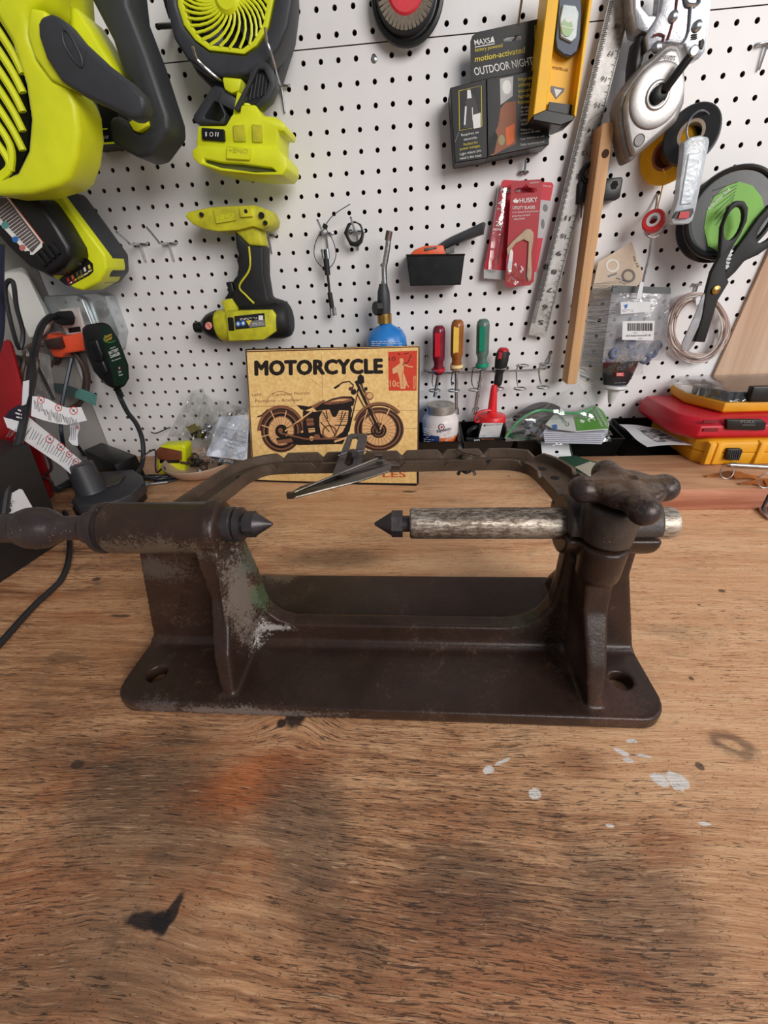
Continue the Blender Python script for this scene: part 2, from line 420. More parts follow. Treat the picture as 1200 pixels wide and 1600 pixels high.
# workbench
def bench_mat():
    t = NT('weathered_plywood'); P = t.tc
    kx, ky = at(243, 1432, z=0)[:2]; k = t.spot((kx-.01, ky+.025, 0), (.10, .055), 0, .8)
    k2 = t.spot((at(465, 1110, z=0).x, at(465, 1110, z=0).y, 0), (.03, .025), 0, .8)
    wv = t.noise(7, 3, .5, 0, P)
    sh = t.math('ADD', t.math('MULTIPLY', t.math('SUBTRACT', wv, .5), .016), t.math('MULTIPLY', t.math('ADD', k, k2), -.016))
    cb = t.N.new('ShaderNodeCombineXYZ'); t.lk(sh, cb.inputs[1]); Q = t.vmath('ADD', P, cb.outputs[0])
    g1 = t.noise(1, 7, .65, .3, t.mapv((14, 240, 1), src=Q)); g2 = t.noise(1, 5, .6, .2, t.mapv((60, 900, 1), src=Q))
    g3 = t.noise(1, 4, .55, 0, t.mapv((3, 34, 1), src=Q))
    low = t.noise(3.2, 5, .6, .3, P); low2 = t.noise(8, 5, .65, .4, t.mapv((1, 1.8, 1), (3, 1, 0)))
    gr = t.math('MULTIPLY_ADD', g1, .45, t.math('MULTIPLY_ADD', g2, .2, t.math('MULTIPLY', g3, .35)))
    base = t.ramp(gr, [(.34, srgb(186, 124, 84)), (.44, srgb(226, 168, 122)), (.54, srgb(242, 192, 146)), (.68, srgb(250, 212, 168))])
    # stained left part, plus shade towards front and left painted into the colour
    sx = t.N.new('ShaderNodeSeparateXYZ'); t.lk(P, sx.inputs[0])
    soil_shade = t.sstep(t.math('ADD', t.math('MULTIPLY_ADD', sx.outputs[1], -1.75, t.math('MULTIPLY', sx.outputs[0], -1.7)), t.math('MULTIPLY', low, .8)), .86, 1.5)
    c = t.mix(t.math('MULTIPLY', soil_shade, .92), base, t.ramp(gr, [(.38, srgb(98, 62, 42)), (.48, srgb(174, 122, 84)), (.58, srgb(220, 168, 124))]))
    # orange varnish and grey grime blotches
    def S(px, py, rx, ry, rot=0, soft=.5, w=.9): 
        q = at(px, py, z=0); return t.spot((q.x, q.y, 0), (rx, ry), rot, soft, t.math('MULTIPLY', t.math('SUBTRACT', low2, .5), w))
    def lay(c, m, col, f): return t.mix(t.math('MULTIPLY', m, f), c, srgb(*col))
    c = lay(c, S(395, 1225, .055, .022, .35), (186, 98, 44), .75); c = lay(c, S(60, 1410, .05, .03), (150, 84, 48), .5)
    c = lay(c, S(230, 1240, .05, .05, .5), (74, 62, 48), .6); c = lay(c, S(470, 1290, .03, .05, .4), (96, 82, 68), .6); c = lay(c, S(300, 1340, .035, .03, .2), (70, 58, 46), .45); c = lay(c, S(120, 1180, .05, .015), (90, 66, 48), .4)
    c = lay(c, S(725, 1390, .04, .025), (80, 64, 52), .65); c = lay(c, S(985, 1420, .04, .03), (100, 78, 60), .5)
    c = lay(c, S(650, 1480, .07, .03), (150, 98, 66), .4); c = lay(c, S(160, 1500, .06, .03), (120, 96, 74), .5)
    c = lay(c, S(520, 872, .07, .022), (96, 74, 54), .7); c = lay(c, S(150, 1000, .08, .12), (164, 116, 74), .35)
    c = lay(c, S(1040, 1320, .02, .01), (150, 92, 54), .6); c = lay(c, S(905, 1190, .02, .01), (150, 92, 58), .6)
    blot = t.sstep(low2, .56, .72); c = t.mix(t.math('MULTIPLY', blot, .35), c, srgb(104, 82, 64))
    # dark checks and splits along the grain
    ck = t.noise(1, 4, .6, .9, t.mapv((70, 1050, 1), src=Q)); rough = t.sstep(t.noise(5, 4, .6, 0, t.mapv((1, 1, 1), (7, 2, 0))), .38, .6)
    thr = t.math('MULTIPLY_ADD', soil_shade, .045, t.math('MULTIPLY_ADD', rough, .08, -.035)); ckm = t.sstep(t.math('ADD', ck, thr), .645, .70)
    ck2 = t.sstep(t.noise(1, 3, .5, 1.2, t.mapv((26, 900, 1), (2, 5, 0), src=Q)), .68, .72)
    fz = t.sstep(t.noise(260, 4, .7, 1.2, t.mapv((1, 2.2, 1))), .60, .72)
    crack = t.math('MAXIMUM', t.math('MULTIPLY', ckm, .8), t.math('MAXIMUM', t.math('MULTIPLY', ck2, .8), t.math('MULTIPLY', fz, .55)))
    fib = t.sstep(t.noise(1, 4, .6, .8, t.mapv((46, 700, 1), (5, 3, 0), src=Q)), .58, .68); c = t.mix(t.math('MULTIPLY', fib, .42), c, srgb(240, 200, 158))
    pat = t.sstep(t.noise(11, 5, .65, .5, t.mapv((1, 1.6, 1), (9, 4, 0))), .5, .66); c = t.mix(t.math('MULTIPLY', t.math('MULTIPLY', pat, soil_shade), .38), c, srgb(178, 108, 64))
    gr2 = t.sstep(t.noise(16, 5, .7, .8, t.mapv((1, 1.3, 1), (1, 8, 0))), .54, .70); c = t.mix(t.math('MULTIPLY', gr2, t.math('MULTIPLY_ADD', soil_shade, .35, .22)), c, srgb(104, 80, 60))
    c = t.mix(crack, c, srgb(62, 42, 30))
    # dark scorch knots
    n60 = t.math('MULTIPLY', t.math('SUBTRACT', t.noise(110, 4), .5), 1.1)
    def K(px, py, rx, ry, rot=0, soft=.25):
        q = at(px, py, z=0); return t.spot((q.x, q.y, 0), (rx, ry), rot, soft, n60)
    for a in ((228, 1438, .0125, .0042, -.05), (268, 1428, .0036, .0105, -.25), (250, 1440, .006, .005, 0), (462, 1120, .009, .010, 0), (440, 1130, .004, .004)): c = t.mix(t.math('MULTIPLY', K(*a), .93), c, srgb(26, 19, 22))
    ring = t.math('SUBTRACT', K(1143, 1163, .016, .010, -.35, .4), K(1143, 1163, .007, .0035, -.35, .5), None, True)
    c = t.mix(t.math('MULTIPLY', ring, .65), c, srgb(84, 60, 48))
    for a in ((640, 768, .012, .004), (1092, 945, .002, .0015), (1080, 1060, .002, .002), (1128, 923, .004, .003), (1100, 805, .005, .001, -.4), (795, 744, .002, .002), (1093, 1197, .003, .003), (150, 905, .006, .004), (188, 962, .012, .0025), (120, 1195, .006, .003)):
        c = t.mix(t.math('MULTIPLY', K(*a), .8), c, srgb(50, 40, 36))
    # white paint drops
    pn = t.math('MULTIPLY', t.math('SUBTRACT', t.noise(170, 3), .5), 1.3)
    for px, py, rx, ry, ro in ((1031, 1219, .0062, .0042, -.4), (1058, 1220, .0078, .0058, -.3), (971, 1175, .005, .0022, -.5), (981, 1188, .004, .0018, 0), (1005, 1181, .006, .0012, -.1), (988, 1158, .0045, .0017, 0), (836, 1241, .0045, .0035, .5), (764, 1202, .0045, .003, .5), (785, 1190, .007, .0012, .45), (1100, 1287, .004, .0012, 0), (952, 1290, .003, .0012, 0)):
        q = at(px, py, z=0); c = t.mix(t.math('MULTIPLY', t.spot((q.x, q.y, 0), (rx, ry), ro, .12, pn), .92), c, srgb(244, 238, 232))
    h = t.math('SUBTRACT', t.math('MULTIPLY_ADD', g1, .5, t.math('MULTIPLY', g2, .35)), crack)
    return t.out(c, t.math('MULTIPLY_ADD', g1, .25, .42), 0, t.bump(h, .8, .0018))
bench = thing('workbench', 'long worn plywood workbench top with knots, cracks and white paint drops', 'workbench', (.1, -.45, 0))
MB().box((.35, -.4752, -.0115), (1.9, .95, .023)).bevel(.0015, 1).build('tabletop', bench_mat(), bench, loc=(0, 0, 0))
fr_m = wood('bench_lumber', (150, 112, 78), (190, 150, 108), 'x')
MB().box((.35, -.93, -.07), (1.84, .038, .09)).build('front_rail', fr_m, bench)
for x in (-.54, 1.24):
    for y in (-.9, -.06): MB().box((x, y, -.4625), (.07, .07, .875)).build('leg', fr_m, bench)
# raised board along the wall on the right
rb = wood('red_fir_shaded', (158, 96, 72), (204, 146, 116), 'x', .8, .7, .4)
t = NT('fir_board'); n1 = t.noise(1, 6, .6, .5, t.mapv((5, 60, 60))); sp = t.sstep(t.noise(120, 3), .7, .76)
c = t.mix(t.math('MULTIPLY', sp, .5), t.ramp(n1, [(.3, srgb(176, 122, 88)), (.6, srgb(214, 164, 124)), (.75, srgb(222, 176, 136))]), srgb(90, 60, 44))
M_fir = t.out(c, .6, 0, t.bump(n1, .3, .001))
def zfit(pa, pb, za):  # height of a vertical edge: bottom pixel at height za, top pixel
    q = at(*pa, z=za); return at(*pb, y=q.y).z
ry = at(1100, 797, z=0).y; RH = at(1100, 764, y=ry).z
RX0 = at(955, 797, z=0).x
RX0 = .345; RB = -.129
b = MB(); b.box(((RX0+1.25)/2, (ry+RB)/2, RH/2), (1.25-RX0, RB-ry, RH-.0004)).bevel(.0012, 2); b.b.normal_update()
for f_ in b.b.faces: f_.material_index = 1 if abs(f_.normal.z) < .5 else 0  # side faces: redder edge grain, with their shade painted in as a darker tone
b.build('raised_board', [M_fir, rb], label='thick reddish board lying on the bench under the tool cases at right', cat='board')
# ---------------------------------------------------------------- the cast iron centring stand
def iron(name, base, worn, wear=.5, gloss=.34, spots=(), metal=.0, speck=None):
    t = NT(name); a = t.noise(28, 6, .65, .4); b = t.noise(210, 5, .7)
    c = t.ramp(a, [(.3, srgb(*[q*.72 for q in base])), (.7, srgb(*base))])
    wm = t.math('MULTIPLY', t.sstep(t.math('MULTIPLY_ADD', b, .45, t.math('MULTIPLY', a, .55)), .56, .66), wear)
    c = t.mix(wm, c, srgb(*worn)); r = t.math('MULTIPLY_ADD', b, .25, gloss - .1)
    fine = t.math('MULTIPLY', t.math('SUBTRACT', t.noise(330, 5, .8, .8), .5), 4.6); fine = t.math('ADD', fine, t.math('MULTIPLY', t.math('SUBTRACT', t.noise(60, 4), .5), 1.6))
    for ctr, rad, rot, col, f in spots:
        m = t.math('MULTIPLY', t.spot(ctr, rad, rot, .35, fine), f); c = t.mix(m, c, srgb(*col))
    if speck:
        sm = t.math('MULTIPLY', t.sstep(t.noise(620, 2), .66, .7), t.sstep(t.noise(30, 3), .5, .6)); c = t.mix(t.math('MULTIPLY', sm, .7), c, srgb(*speck))
    h = t.math('MULTIPLY_ADD', a, .7, t.math('MULTIPLY', b, .45))
    t.out(c, r, metal, t.bump(h, .45, .0016)); t.bs.inputs['Specular IOR Level'].default_value = .38; return t.m
JO = V((.05, -.53, 0))
J = lambda x, y, z: (x-JO.x, y-JO.y, z-JO.z)
M_cast = iron('dark_painted_iron', (60, 42, 34), (100, 84, 72), .45, .30, [
    (J(-.074, -.56, .085), (.009, .020, .036), 0, (126, 114, 104), .7), (J(-.076, -.556, .045), (.012, .016, .018), 0, (118, 106, 98), .6),
    (J(-.066, -.536, .070), (.012, .014, .016), 0, (78, 98, 70), .75), (J(-.068, -.536, .110), (.010, .012, .014), 0, (84, 96, 84), .6),
    (J(-.078, -.55, .032), (.012, .012, .012), 0, (190, 182, 176), .95), (J(-.062, -.544, .033), (.020, .012, .0032), 0, (176, 168, 164), .9),
    (J(-.14, -.565, .138), (.05, .02, .011), 0, (112, 98, 84), .6), (J(-.155, -.545, .105), (.022, .02, .012), 0, (96, 88, 80), .5),
    (J(-.07, -.622, .006), (.075, .012, .005), 0, (118, 108, 102), .8), (J(-.145, -.622, .008), (.02, .012, .008), 0, (88, 80, 76), .7),
    (J(.246, -.60, .014), (.022, .02, .01), .3, (92, 60, 50), .5), (J(.215, -.56, .03), (.012, .02, .03), 0, (98, 82, 70), .55),
    (J(.18, -.53, .05), (.02, .014, .02), 0, (70, 82, 62), .4), (J(-.085, -.44, .016), (.018, .012, .01), 0, (110, 92, 76), .8)])
M_grey = iron('grey_cast_iron', (74, 64, 58), (112, 98, 86), .5, .40, [], 0, (150, 130, 108))
M_knob = iron('handled_iron', (70, 60, 60), (100, 82, 66), .4, .30, [(( 0, 0, .012), (.030, .030, .009), 0, (128, 100, 74), .55)], .25, (190, 158, 116))
M_arch = iron('rusty_brown_iron', (98, 80, 66), (66, 52, 44), .7, .42, [], .1, (160, 140, 118))
t = NT('pitted_steel'); n1 = t.noise(1, 6, .75, .3, t.mapv((160, 420, 420))); n2 = t.noise(14, 4, .6); n3 = t.noise(1, 4, .6, 0, t.mapv((20, 500, 500)))
f = t.math('MULTIPLY_ADD', n1, .6, t.math('MULTIPLY_ADD', n2, .3, t.math('MULTIPLY', n3, .2)))
t.out(t.ramp(f, [(.42, srgb(62, 50, 44)), (.52, srgb(126, 112, 100)), (.62, srgb(196, 186, 172))]), t.math('MULTIPLY_ADD', n1, -.35, .62), .75, t.bump(n1, .4, .0008)); M_bar = t.m
M_point = iron('dark_point_steel', (88, 82, 84), (116, 108, 106), .5, .33, [], .6)

jig = thing('centring_stand', 'heavy dark brown cast iron stand with two centre points and star knob', 'centring stand', JO)
def rrect(x0, y0, x1, y1, r, z, n=6):
    out = []
    for cx, cy, a in ((x1-r, y1-r, 0), (x0+r, y1-r, 90), (x0+r, y0+r, 180), (x1-r, y0+r, 270)):
        out += [(cx+r*math.cos(R_(a+90*i/n)), cy+r*math.sin(R_(a+90*i/n)), z) for i in range(n+1)]
    return out
circ = lambda cx, cy, r, z, n=20: [(cx+r*math.cos(2*math.pi*i/n), cy+r*math.sin(2*math.pi*i/n), z) for i in range(n)]
b = MB()
hl, hr = at(245, 1052, z=.013), at(970, 1062, z=.013)
b.prism(rrect(-.190, -.617, .2855, -.437, .022, 0), (0, 0, .0135), [circ(hl.x, hl.y, .0088, 0), circ(hr.x, hr.y, .0088, 0)])
web = [(-.1905, 0), (-.186, .03), (-.1665, .125), (-.162, .148), (-.074, .148), (-.0715, .125), (-.0655, .088), (-.064, .066), (-.060, .052), (-.052, .043), (-.040, .0375), (.165, .0375), (.182, .0405), (.195, .050), (.2035, .066), (.2055, .09), (.206, .125), (.206, .142), (.262, .142), (.2625, .10), (.284, .02), (.2855, 0)]
b.prism([(x, -.5445, z) for x, z in web], (0, .0165, 0))
b.prism([(x, y, z) for x, y, z in [(-.19, -.548, .0), (.285, -.548, .0), (.285, -.548, .0165), (-.19, -.548, .0165)]], (0, .024, 0))
# ribs front and back
def rib(xt, xb, yt, yb, zt, tt, tb):
    prof = [(-.54, 0), (yb, .004), (yb+.002, .018), (yb+.012, .05), (yt-.004, .09), (yt, zt), (-.535, zt)]
    sec = lambda z: xb + (xt-xb)*max(0, min(1, z/zt))
    th = lambda z: (tb+(tt-tb)*max(0, min(1, z/zt))**.8)/2
    A = [b.b.verts.new((sec(z)-th(z), y, z)) for y, z in prof]; B = [b.b.verts.new((sec(z)+th(z), y, z)) for y, z in prof]
    b._f(A); b._f(B[::-1])
    for i in range(len(A)): j = (i+1) % len(A); b._f([A[i], A[j], B[j], B[i]])
rib(-.0900, -.0835, -.5660, -.6085, .135, .020, .0105)
b.hull([V(p) for p in ((-.083, -.567, .13), (-.082, -.560, .075), (-.083, -.600, .014), (-.083, -.548, .014), (-.069, -.5445, .035), (-.066, -.5445, .07), (-.071, -.5445, .125), (-.083, -.54, .125))])
rib(.2235, .2285, -.5730, -.6095, .118, .0220, .0110)
for x in (-.115, .235):   # gussets behind the web
    b.prism([(x-.006, -.535, .01), (x-.006, -.447, .01), (x-.006, -.455, .03), (x-.006, -.50, .09), (x-.006, -.535, .13)], (.012, 0, 0))
b.lathe((-.186, -.542, .1478), (1, 0, 0), [(0, 0), (0, .018), (.003, .0222), (.09, .0226), (.0935, .0232), (.0950, .0252), (.0985, .0254), (.1000, .0236), (.1015, .0234), (.1030, .0242), (.1050, .0225), (.107, .017), (.107, 0)], 40)
# lower clamp half, split barrel
lo = [(math.cos(R_(a))*.0235, math.sin(R_(a))*.0235) for a in range(180, 361, 12)]
b.prism([(.197, -.540+c, .1485+s*.98) for c, s in [(-.0235, -.0002)] + lo[1:-1] + [(.0235, -.0002)]], (.0705, 0, 0))
b.lathe((.2235, -.5655, .116), (0, 0, 1), [(0, .0135), (.003, .0160), (.029, .0170), (.0325, .0170)], 28)
b.box((-.118, -.512, .136), (.045, .035, .022)); b.box((.231, -.505, .130), (.045, .05, .022))
body = b.build('stand_body', M_cast, jig); remesh(body, .0016, 14, .5)
ep = Print((0, -.5449, 0), (0, -1, 0), .0); ep.text('MADE', (287, 964), (295, 930), 12, M_cast, up=(-1, -.25)).text('IN', (297, 922), (300, 910), 12, M_cast, up=(-1, -.25)).text('U.S.A', (303, 900), (312, 873), 12, M_cast, up=(-1, -.25)); eo = ep.build('raised_letters', body); sm_ = eo.modifiers.new('t', 'SOLIDIFY'); sm_.thickness = .0012; sm_.offset = 0
# upper clamp half
b = MB(); up = [(math.cos(R_(a))*.0232, math.sin(R_(a))*.0232) for a in range(0, 181, 12)]
b.prism([(.1985, -.540+c, .1510+s*1.02) for c, s in up], (.0675, 0, 0))
b.lathe((.2235, -.5655, .1515), (0, 0, 1), [(0, .0172), (.029, .0195), (.0315, .0178)], 28)
b.box((.231, -.520, .160), (.040, .02, .012))
cap = b.build('clamp_cap', M_grey, jig); remesh(cap, .0014, 5, .5)
b = MB(); b.cyl((.2, -.540, .150), (.262, -.540, .150), .019); b.cyl((.2235, -.5655, .13), (.2235, -.5655, .19), .009)
b.build('clamp_bolt', black_pl, jig)
# sliding bar and centre points
b = MB(); b.lathe((.0775, -.540, .1503), (1, 0, 0), [(0, 0), (0, .0116), (.0012, .0128), (.203, .0128), (.2065, .0118), (.208, .0095), (.208, 0)], 40)
b.build('sliding_bar', M_bar, jig, loc=(.18, -.540, .1503))
def hexpt(x0, d, parent_z=.1495, lab=None):
    # d=+1 points right
    b = MB(); c = V((x0, -.540, parent_z))
    b.lathe(c, (d, 0, 0), [(0, .0112), (.009, .0112), (.0092, .0108)], 6); b.lathe(c+V((d*.0088, 0, 0)), (d, 0, 0), [(0, .0102), (.0145, .0012), (.0150, 0)], 24)
    return b
b = hexpt(-.0625, 1, .1500); b.lathe((-.084, -.540, .150), (1, 0, 0), [(0, .0152), (.0115, .0152), (.0128, .0135), (.0132, .0112), (.0142, .0112), (.0148, .0148), (.0185, .0148), (.0194, .0125), (.0195, .0078), (.022, .0078)], 28)
b.build('centre_point', M_point, jig)
b = hexpt(.0715, -1, .1500); b.cyl((.071, -.540, .150), (.079, -.540, .150), .0068); b.build('centre_point', M_point, jig)
# crank handle on the left
b = MB(); b.lathe((-.36, -.541, .1472), (1, 0, 0), [(0, 0), (0, .012), (.02, .0130), (.085, .0132), (.0880, .0138), (.090, .0158), (.097, .0182), (.105, .0190), (.113, .0181), (.1195, .0155), (.1235, .0128), (.128, .0109), (.14, .0107), (.150, .0112), (.1525, .0138), (.157, .0152), (.163, .0152), (.165, .0150), (.1655, .0195), (.1665, .0222), (.170, .0228), (.1718, .0222), (.1722, .0195), (.178, .0195)], 40)
b.build('ball_handle', M_knob, jig)
# star knob
kc = V((.2275, -.5665, .1935)); b = MB()
b.lathe(kc - V((0, 0, .009)), (0, 0, 1), [(0, .014), (.003, .0215), (.012, .0240), (.0150, .0225), (.0165, .017), (.0165, 0)], 28)
for a, L in ((4, .0255), (96, .028), (178, .0285), (267, .0295)):
    d = V((math.cos(R_(a)), math.sin(R_(a)), 0))
    b.tube([kc + d*.004, kc + d*L*.5, kc + d*L], .0100, 14, rad=lambda q: 1.12 - .14*q, flat=.92); b.ball(kc + d*L, .0104, (1, 1, .95), 14)
ko = b.build('star_knob', M_knob, jig, loc=kc - V((0, 0, .0))); remesh(ko, .0011, 12, .5)
# notched arch: channel swept behind the barrels
cl = catmull([(-.128, -.525, 0), (-.116, -.475, 0), (-.107, -.440, 0), (-.088, -.416, 0), (-.055, -.410, 0), (.05, -.409, 0), (.155, -.407, 0), (.190, -.410, 0), (.212, -.427, 0), (.222, -.462, 0), (.230, -.520, 0)], 26)
Ls = [0]
for a_, b_ in zip(cl, cl[1:]): Ls.append(Ls[-1] + (b_-a_).length)
tot = Ls[-1]
import bisect
def clp(s_):
    i = min(len(cl)-2, max(0, bisect.bisect(Ls, s_)-1)); f = (s_-Ls[i])/(Ls[i+1]-Ls[i] or 1); p = cl[i].lerp(cl[i+1], f)
    j0, j1 = max(0, i-3), min(len(cl)-1, i+4); t_ = (cl[j1]-cl[j0]).normalized(); return p, V((-t_.y, t_.x, 0))
s0n = min((abs(clp(i*tot/600)[0].x-at(693, 724, z=.157).x), i*tot/600) for i in range(601))[1]
notch = [s0n + .0455*k for k in range(-4, 6)]
def ndep(s_, off): return max(0, .0062 - abs(min((s_-n-off for n in notch), key=abs))*1.1)
ss = sorted(set([tot*i/90 for i in range(91)] + [n+o+off for n in notch for off in (0, .001) for o in (-.0056, 0, .0056) if 0 < n+o+off < tot]))
b = MB(); rows = []
for s_ in ss:
    p, n_ = clp(s_); W, T = .0165+.0035*min(1, max(0, (s_/tot-.72)*4)), .0030; zb, zf, zt = .1445, .1475, .1562
    ni, no = ndep(s_, 0), ndep(s_, .001)
    sec = [(-W, zb), (W, zb), (W+.001, zt-no), (W-T, zt-no), (W-T-.001, zf), (-W+T+.001, zf), (-W+T, zt-ni), (-W-.0005, zt-ni)]
    rows.append([b.b.verts.new((p.x + n_.x*o, p.y + n_.y*o, z)) for o, z in sec])
for A, B in zip(rows, rows[1:]):
    for k in range(8): b._f([A[k], A[(k+1) % 8], B[(k+1) % 8], B[k]])
b._f(rows[0]); b._f(rows[-1][::-1])
b.bevel(.0005, 1, 50)
arch = b.build('notched_arch', M_arch, jig)
for s_, r_ in ((.088, .0038), (.108, .0038), (.20, .003), (.265, .0038), (.37, .0042), (.405, .0038), (.427, .0042), (.450, .0042)):
    p, n_ = clp(s_*tot/.52); MB().lathe((p.x, p.y, .1470), (0, 0, 1), [(0, r_), (.0009, r_), (.0011, r_*.8), (.0011, 0)], 16).build('bolt_hole', mat('hole_dark', (22, 18, 16), .9), arch)
# pointer gauge clipped to the arch
gz = .1625
b = MB(); P_ = lambda x, y, z=gz: at(x, y, z=z)
b.prism([P_(519, 746), P_(543, 683), P_(549, 679.5), P_(570, 679.5), P_(574, 684), P_(562, 740), P_(558, 752), P_(520, 756)], (0, 0, .0018), [[P_(538, 727), P_(551, 686), P_(560, 685), P_(551, 728), P_(544, 731)]])
gauge = b.build('slotted_plate', M_point, jig)
b = MB(); q = [(452, 773), (470, 762), (508, 750), (540, 738), (590, 716), (598, 718), (612, 726), (622, 731), (608, 736), (560, 752), (512, 764), (492, 769), (466, 777), (455, 778)]
zq = gz+.004; pts = [at(a, c_, z=zq-.006 if i in (0, 1, 12, 13) else zq) for i, (a, c_) in enumerate(q)]
b.prism(pts, (0, 0, .0012)); b.tube([at(453, 772, z=zq), at(508, 749, z=zq+.003), at(590, 716, z=zq+.004)], .0011, 6); b.tube([at(462, 777, z=zq), at(512, 764, z=zq+.002), at(560, 752, z=zq+.002), at(608, 736, z=zq+.002)], .0010, 6)
b.box(at(592, 714, z=zq+.005), (.007, .003, .004)); b.box(at(618, 730, z=zq+.003), (.008, .003, .004)); b.box(at(454, 774, z=zq), (.006, .004, .005))
b.build('pointer', mat('bright_worn_edge_steel', (112, 104, 98), .3, .9, .4, 40, .3), jig)
b = MB(); c_ = at(551, 708, z=gz+.004); b.lathe(c_-V((0, 0, .022)), (0, 0, 1), [(0, .003), (.019, .003), (.019, .0058), (.0245, .0058), (.0255, .004)], 6)
b.tube([at(528, 712, z=gz+.004), at(545, 706, z=gz+.006), at(575, 704, z=gz+.004)], .0009, 6); b.build('clamp_bolt', M_point, jig)
wb = at(730, 716, z=.150); b = MB(); b.lathe(wb, (0, 0, 1), [(-.018, .0028), (0, .0028), (0, .0062), (.001, .0066), (.0038, .0050), (.005, .0028), (.0052, 0)], 18)
b.tube([at(714, 702, z=.158), at(722, 706, z=.159), at(750, 712, z=.158)], .0012, 6); b.build('carriage_bolt', M_arch, jig)
b = MB(); b.lathe(wb-V((0, 0, .016)), (0, 0, 1), [(0, .0055), (.008, .0042)], 14)
for sg in (-1, 1): b.tube([wb+V((sg*.003, 0, -.010)), wb+V((sg*.0075, -.001, -.0145)), wb+V((sg*.0095, -.002, -.019))], .0030, 8, flat=.55)
b.build('wing_nut', M_point, jig)
# ---------------------------------------------------------------- things on the pegboard
HOOKN = 'wire hooks on the pegboard'
def hook(px, py, tx, ty, label, tail=True, w=.022, grp=None):
    b0 = at(px, py, y=-.010); tip = at(tx, ty, x=b0.x); t = thing('pegboard_hook', label, 'hook', (b0.x, -.005, b0.z), grp)
    L = tip - b0
    MB().tube([b0, b0+V((0, L.y*.5, -.002)), b0+V((0, L.y*.62, L.z*.15)), tip], .0017, 8, k=4).build('prong', steel, t)
    b = MB().tube([b0+V((-w/2, .009, .002)), b0+V((-w/2, 0, -.001)), b0, b0+V((w/2, 0, -.001)), b0+V((w/2, .009, .002))], .0016, 8, k=4)
    b.build('crossbar', steel, t)
    if tail: MB().tube([b0, b0+V((0, .001, -.012)), b0+V((0, .0025, -.026))], .0022, 8, flat=.5).build('tail', steel, t)
    return t
hook(219, 381, 182, 362, 'empty wire pegboard hook, the farther left of the pair beside the green impact driver')
hook(264, 380, 229, 355, 'empty wire pegboard hook, nearer of the pair left of the green impact driver')
hook(1200, 66, 1168, 78, 'empty wire pegboard hook at the top right above the tape rolls')
# --- impact driver
T = thing('impact_driver', 'green and black cordless impact driver without battery hanging upside down on the pegboard', 'power tool', at(390, 440, y=-.03))
Y = -.075
b = MB().wp([(288, 338), (292, 331), (330, 323), (398, 320), (416, 327), (423, 342), (421, 352), (410, 359), (395, 354), (372, 360), (340, 362), (318, 358), (300, 350)], Y, .055).bevel(.003, 2)
b.wp([(333, 328), (366, 325), (368, 344), (338, 349)], Y-.003, .004).wp([(374, 325), (390, 323), (394, 338), (376, 339)], Y-.004, .005)
foot = b.build('battery_foot', lime_dirty, T)
b = MB()
for x, y, r in ((384, 330, 3), (408, 336, 4.5), (414, 348, 3.4), (314, 335, 3.2)):
    p = at(x, y, y=Y-.0045); b.lathe(p, (0, 1, 0), [(0, r*.0009), (.004, r*.0009)], 12)
b.build('screw_hole', mat('hole_dark', (22, 18, 16), .9), foot, kind='stuff')
Print(at(350, 338, y=Y-.0033)).text('ONE+', (365, 333), (337, 337), 7, lime, True, up=(0, 1)).build('lettering', foot)
MB().wp([(365, 352), (404, 350), (411, 385), (389, 384), (377, 372), (366, 362)], Y+.008, .034).bevel(.005, 3).build('upper_grip', lime_dirty, T)
MB().wp([(366, 361), (377, 371), (388, 383), (411, 384), (412, 430), (418, 466), (438, 472), (420, 480), (375, 482), (360, 466), (366, 452), (362, 440), (370, 430), (372, 415), (368, 405), (373, 399), (369, 388)], Y+.006, .038).bevel(.005, 3).build('rubber_grip', rubber, T)
b = MB(); b.tube([at(389, 385, y=Y+.004), at(390, 420, y=Y+.004), at(374, 447, y=Y+.004), at(385, 462, y=Y+.004), at(397, 474, y=Y+.004)], .0016, 6, k=5); b.build('grip_piping', lime_dirty, T)
MB().wp([(351, 441), (362, 440), (367, 458), (362, 466), (349, 468), (356, 458), (355, 450)], Y+.012, .02).bevel(.003, 2).build('trigger', black_pl, T)
ax0, ax1 = at(305, 512, y=-.052), at(456, 502, y=-.052); ax = (ax1-ax0); L = ax.length; axn = ax.normalized()
b = MB().lathe(ax0, axn, [(L*.24, .010), (L*.25, .024), (L*.30, .0262), (L*.55, .0275), (L*.60, .0275), (L*.60, .010)], 32); b.wp([(345, 470), (362, 466), (372, 486), (352, 490)], Y+.005, .03)
b.wp([(352, 486), (424, 484), (431, 492), (431, 518), (412, 531), (357, 533)], Y-.009, .036).bevel(.002, 2); b.build('gear_housing', lime_dirty, T)
b = MB().lathe(ax0, axn, [(0, .006), (0, .0085), (L*.04, .0095), (L*.08, .009), (L*.09, .012), (L*.15, .020), (L*.20, .0235), (L*.255, .0255), (L*.26, .02)], 28); b.build('nose', black_pl, T)
b = MB().lathe(ax0+V((0, 0, .004)), axn, [(L*.52, .01), (L*.52, .028), (L*.9, .0305), (L*.97, .0275), (L, .020), (L, 0)], 32); b.wp([(362, 467), (436, 470), (440, 486), (380, 488)], Y+.008, .03).bevel(.003, 2).build('motor_housing', rubber, T)
MB().wp([(355, 496), (364, 496), (366, 517), (357, 517)], Y-.011, .004).bevel(.001, 1).build('side_clip', black_pl, T)
pr = Print(at(390, 505, y=Y-.0095)); pr.poly([(366, 494), (413, 489), (415, 510), (368, 515)], black_ink); pr.poly([(388, 502), (413, 499), (415, 509), (390, 512)], grey_ink)
pr.ell(372, 506, 4, 4.5, blue_ink).ell(380, 505, 4, 4.5, blue_ink).poly([(384, 501), (393, 500), (389, 509)], yellow_ink); pr.ell(372, 506, 2, 2.4, white_ink, 10).ell(380, 505, 2, 2.4, white_ink, 10)
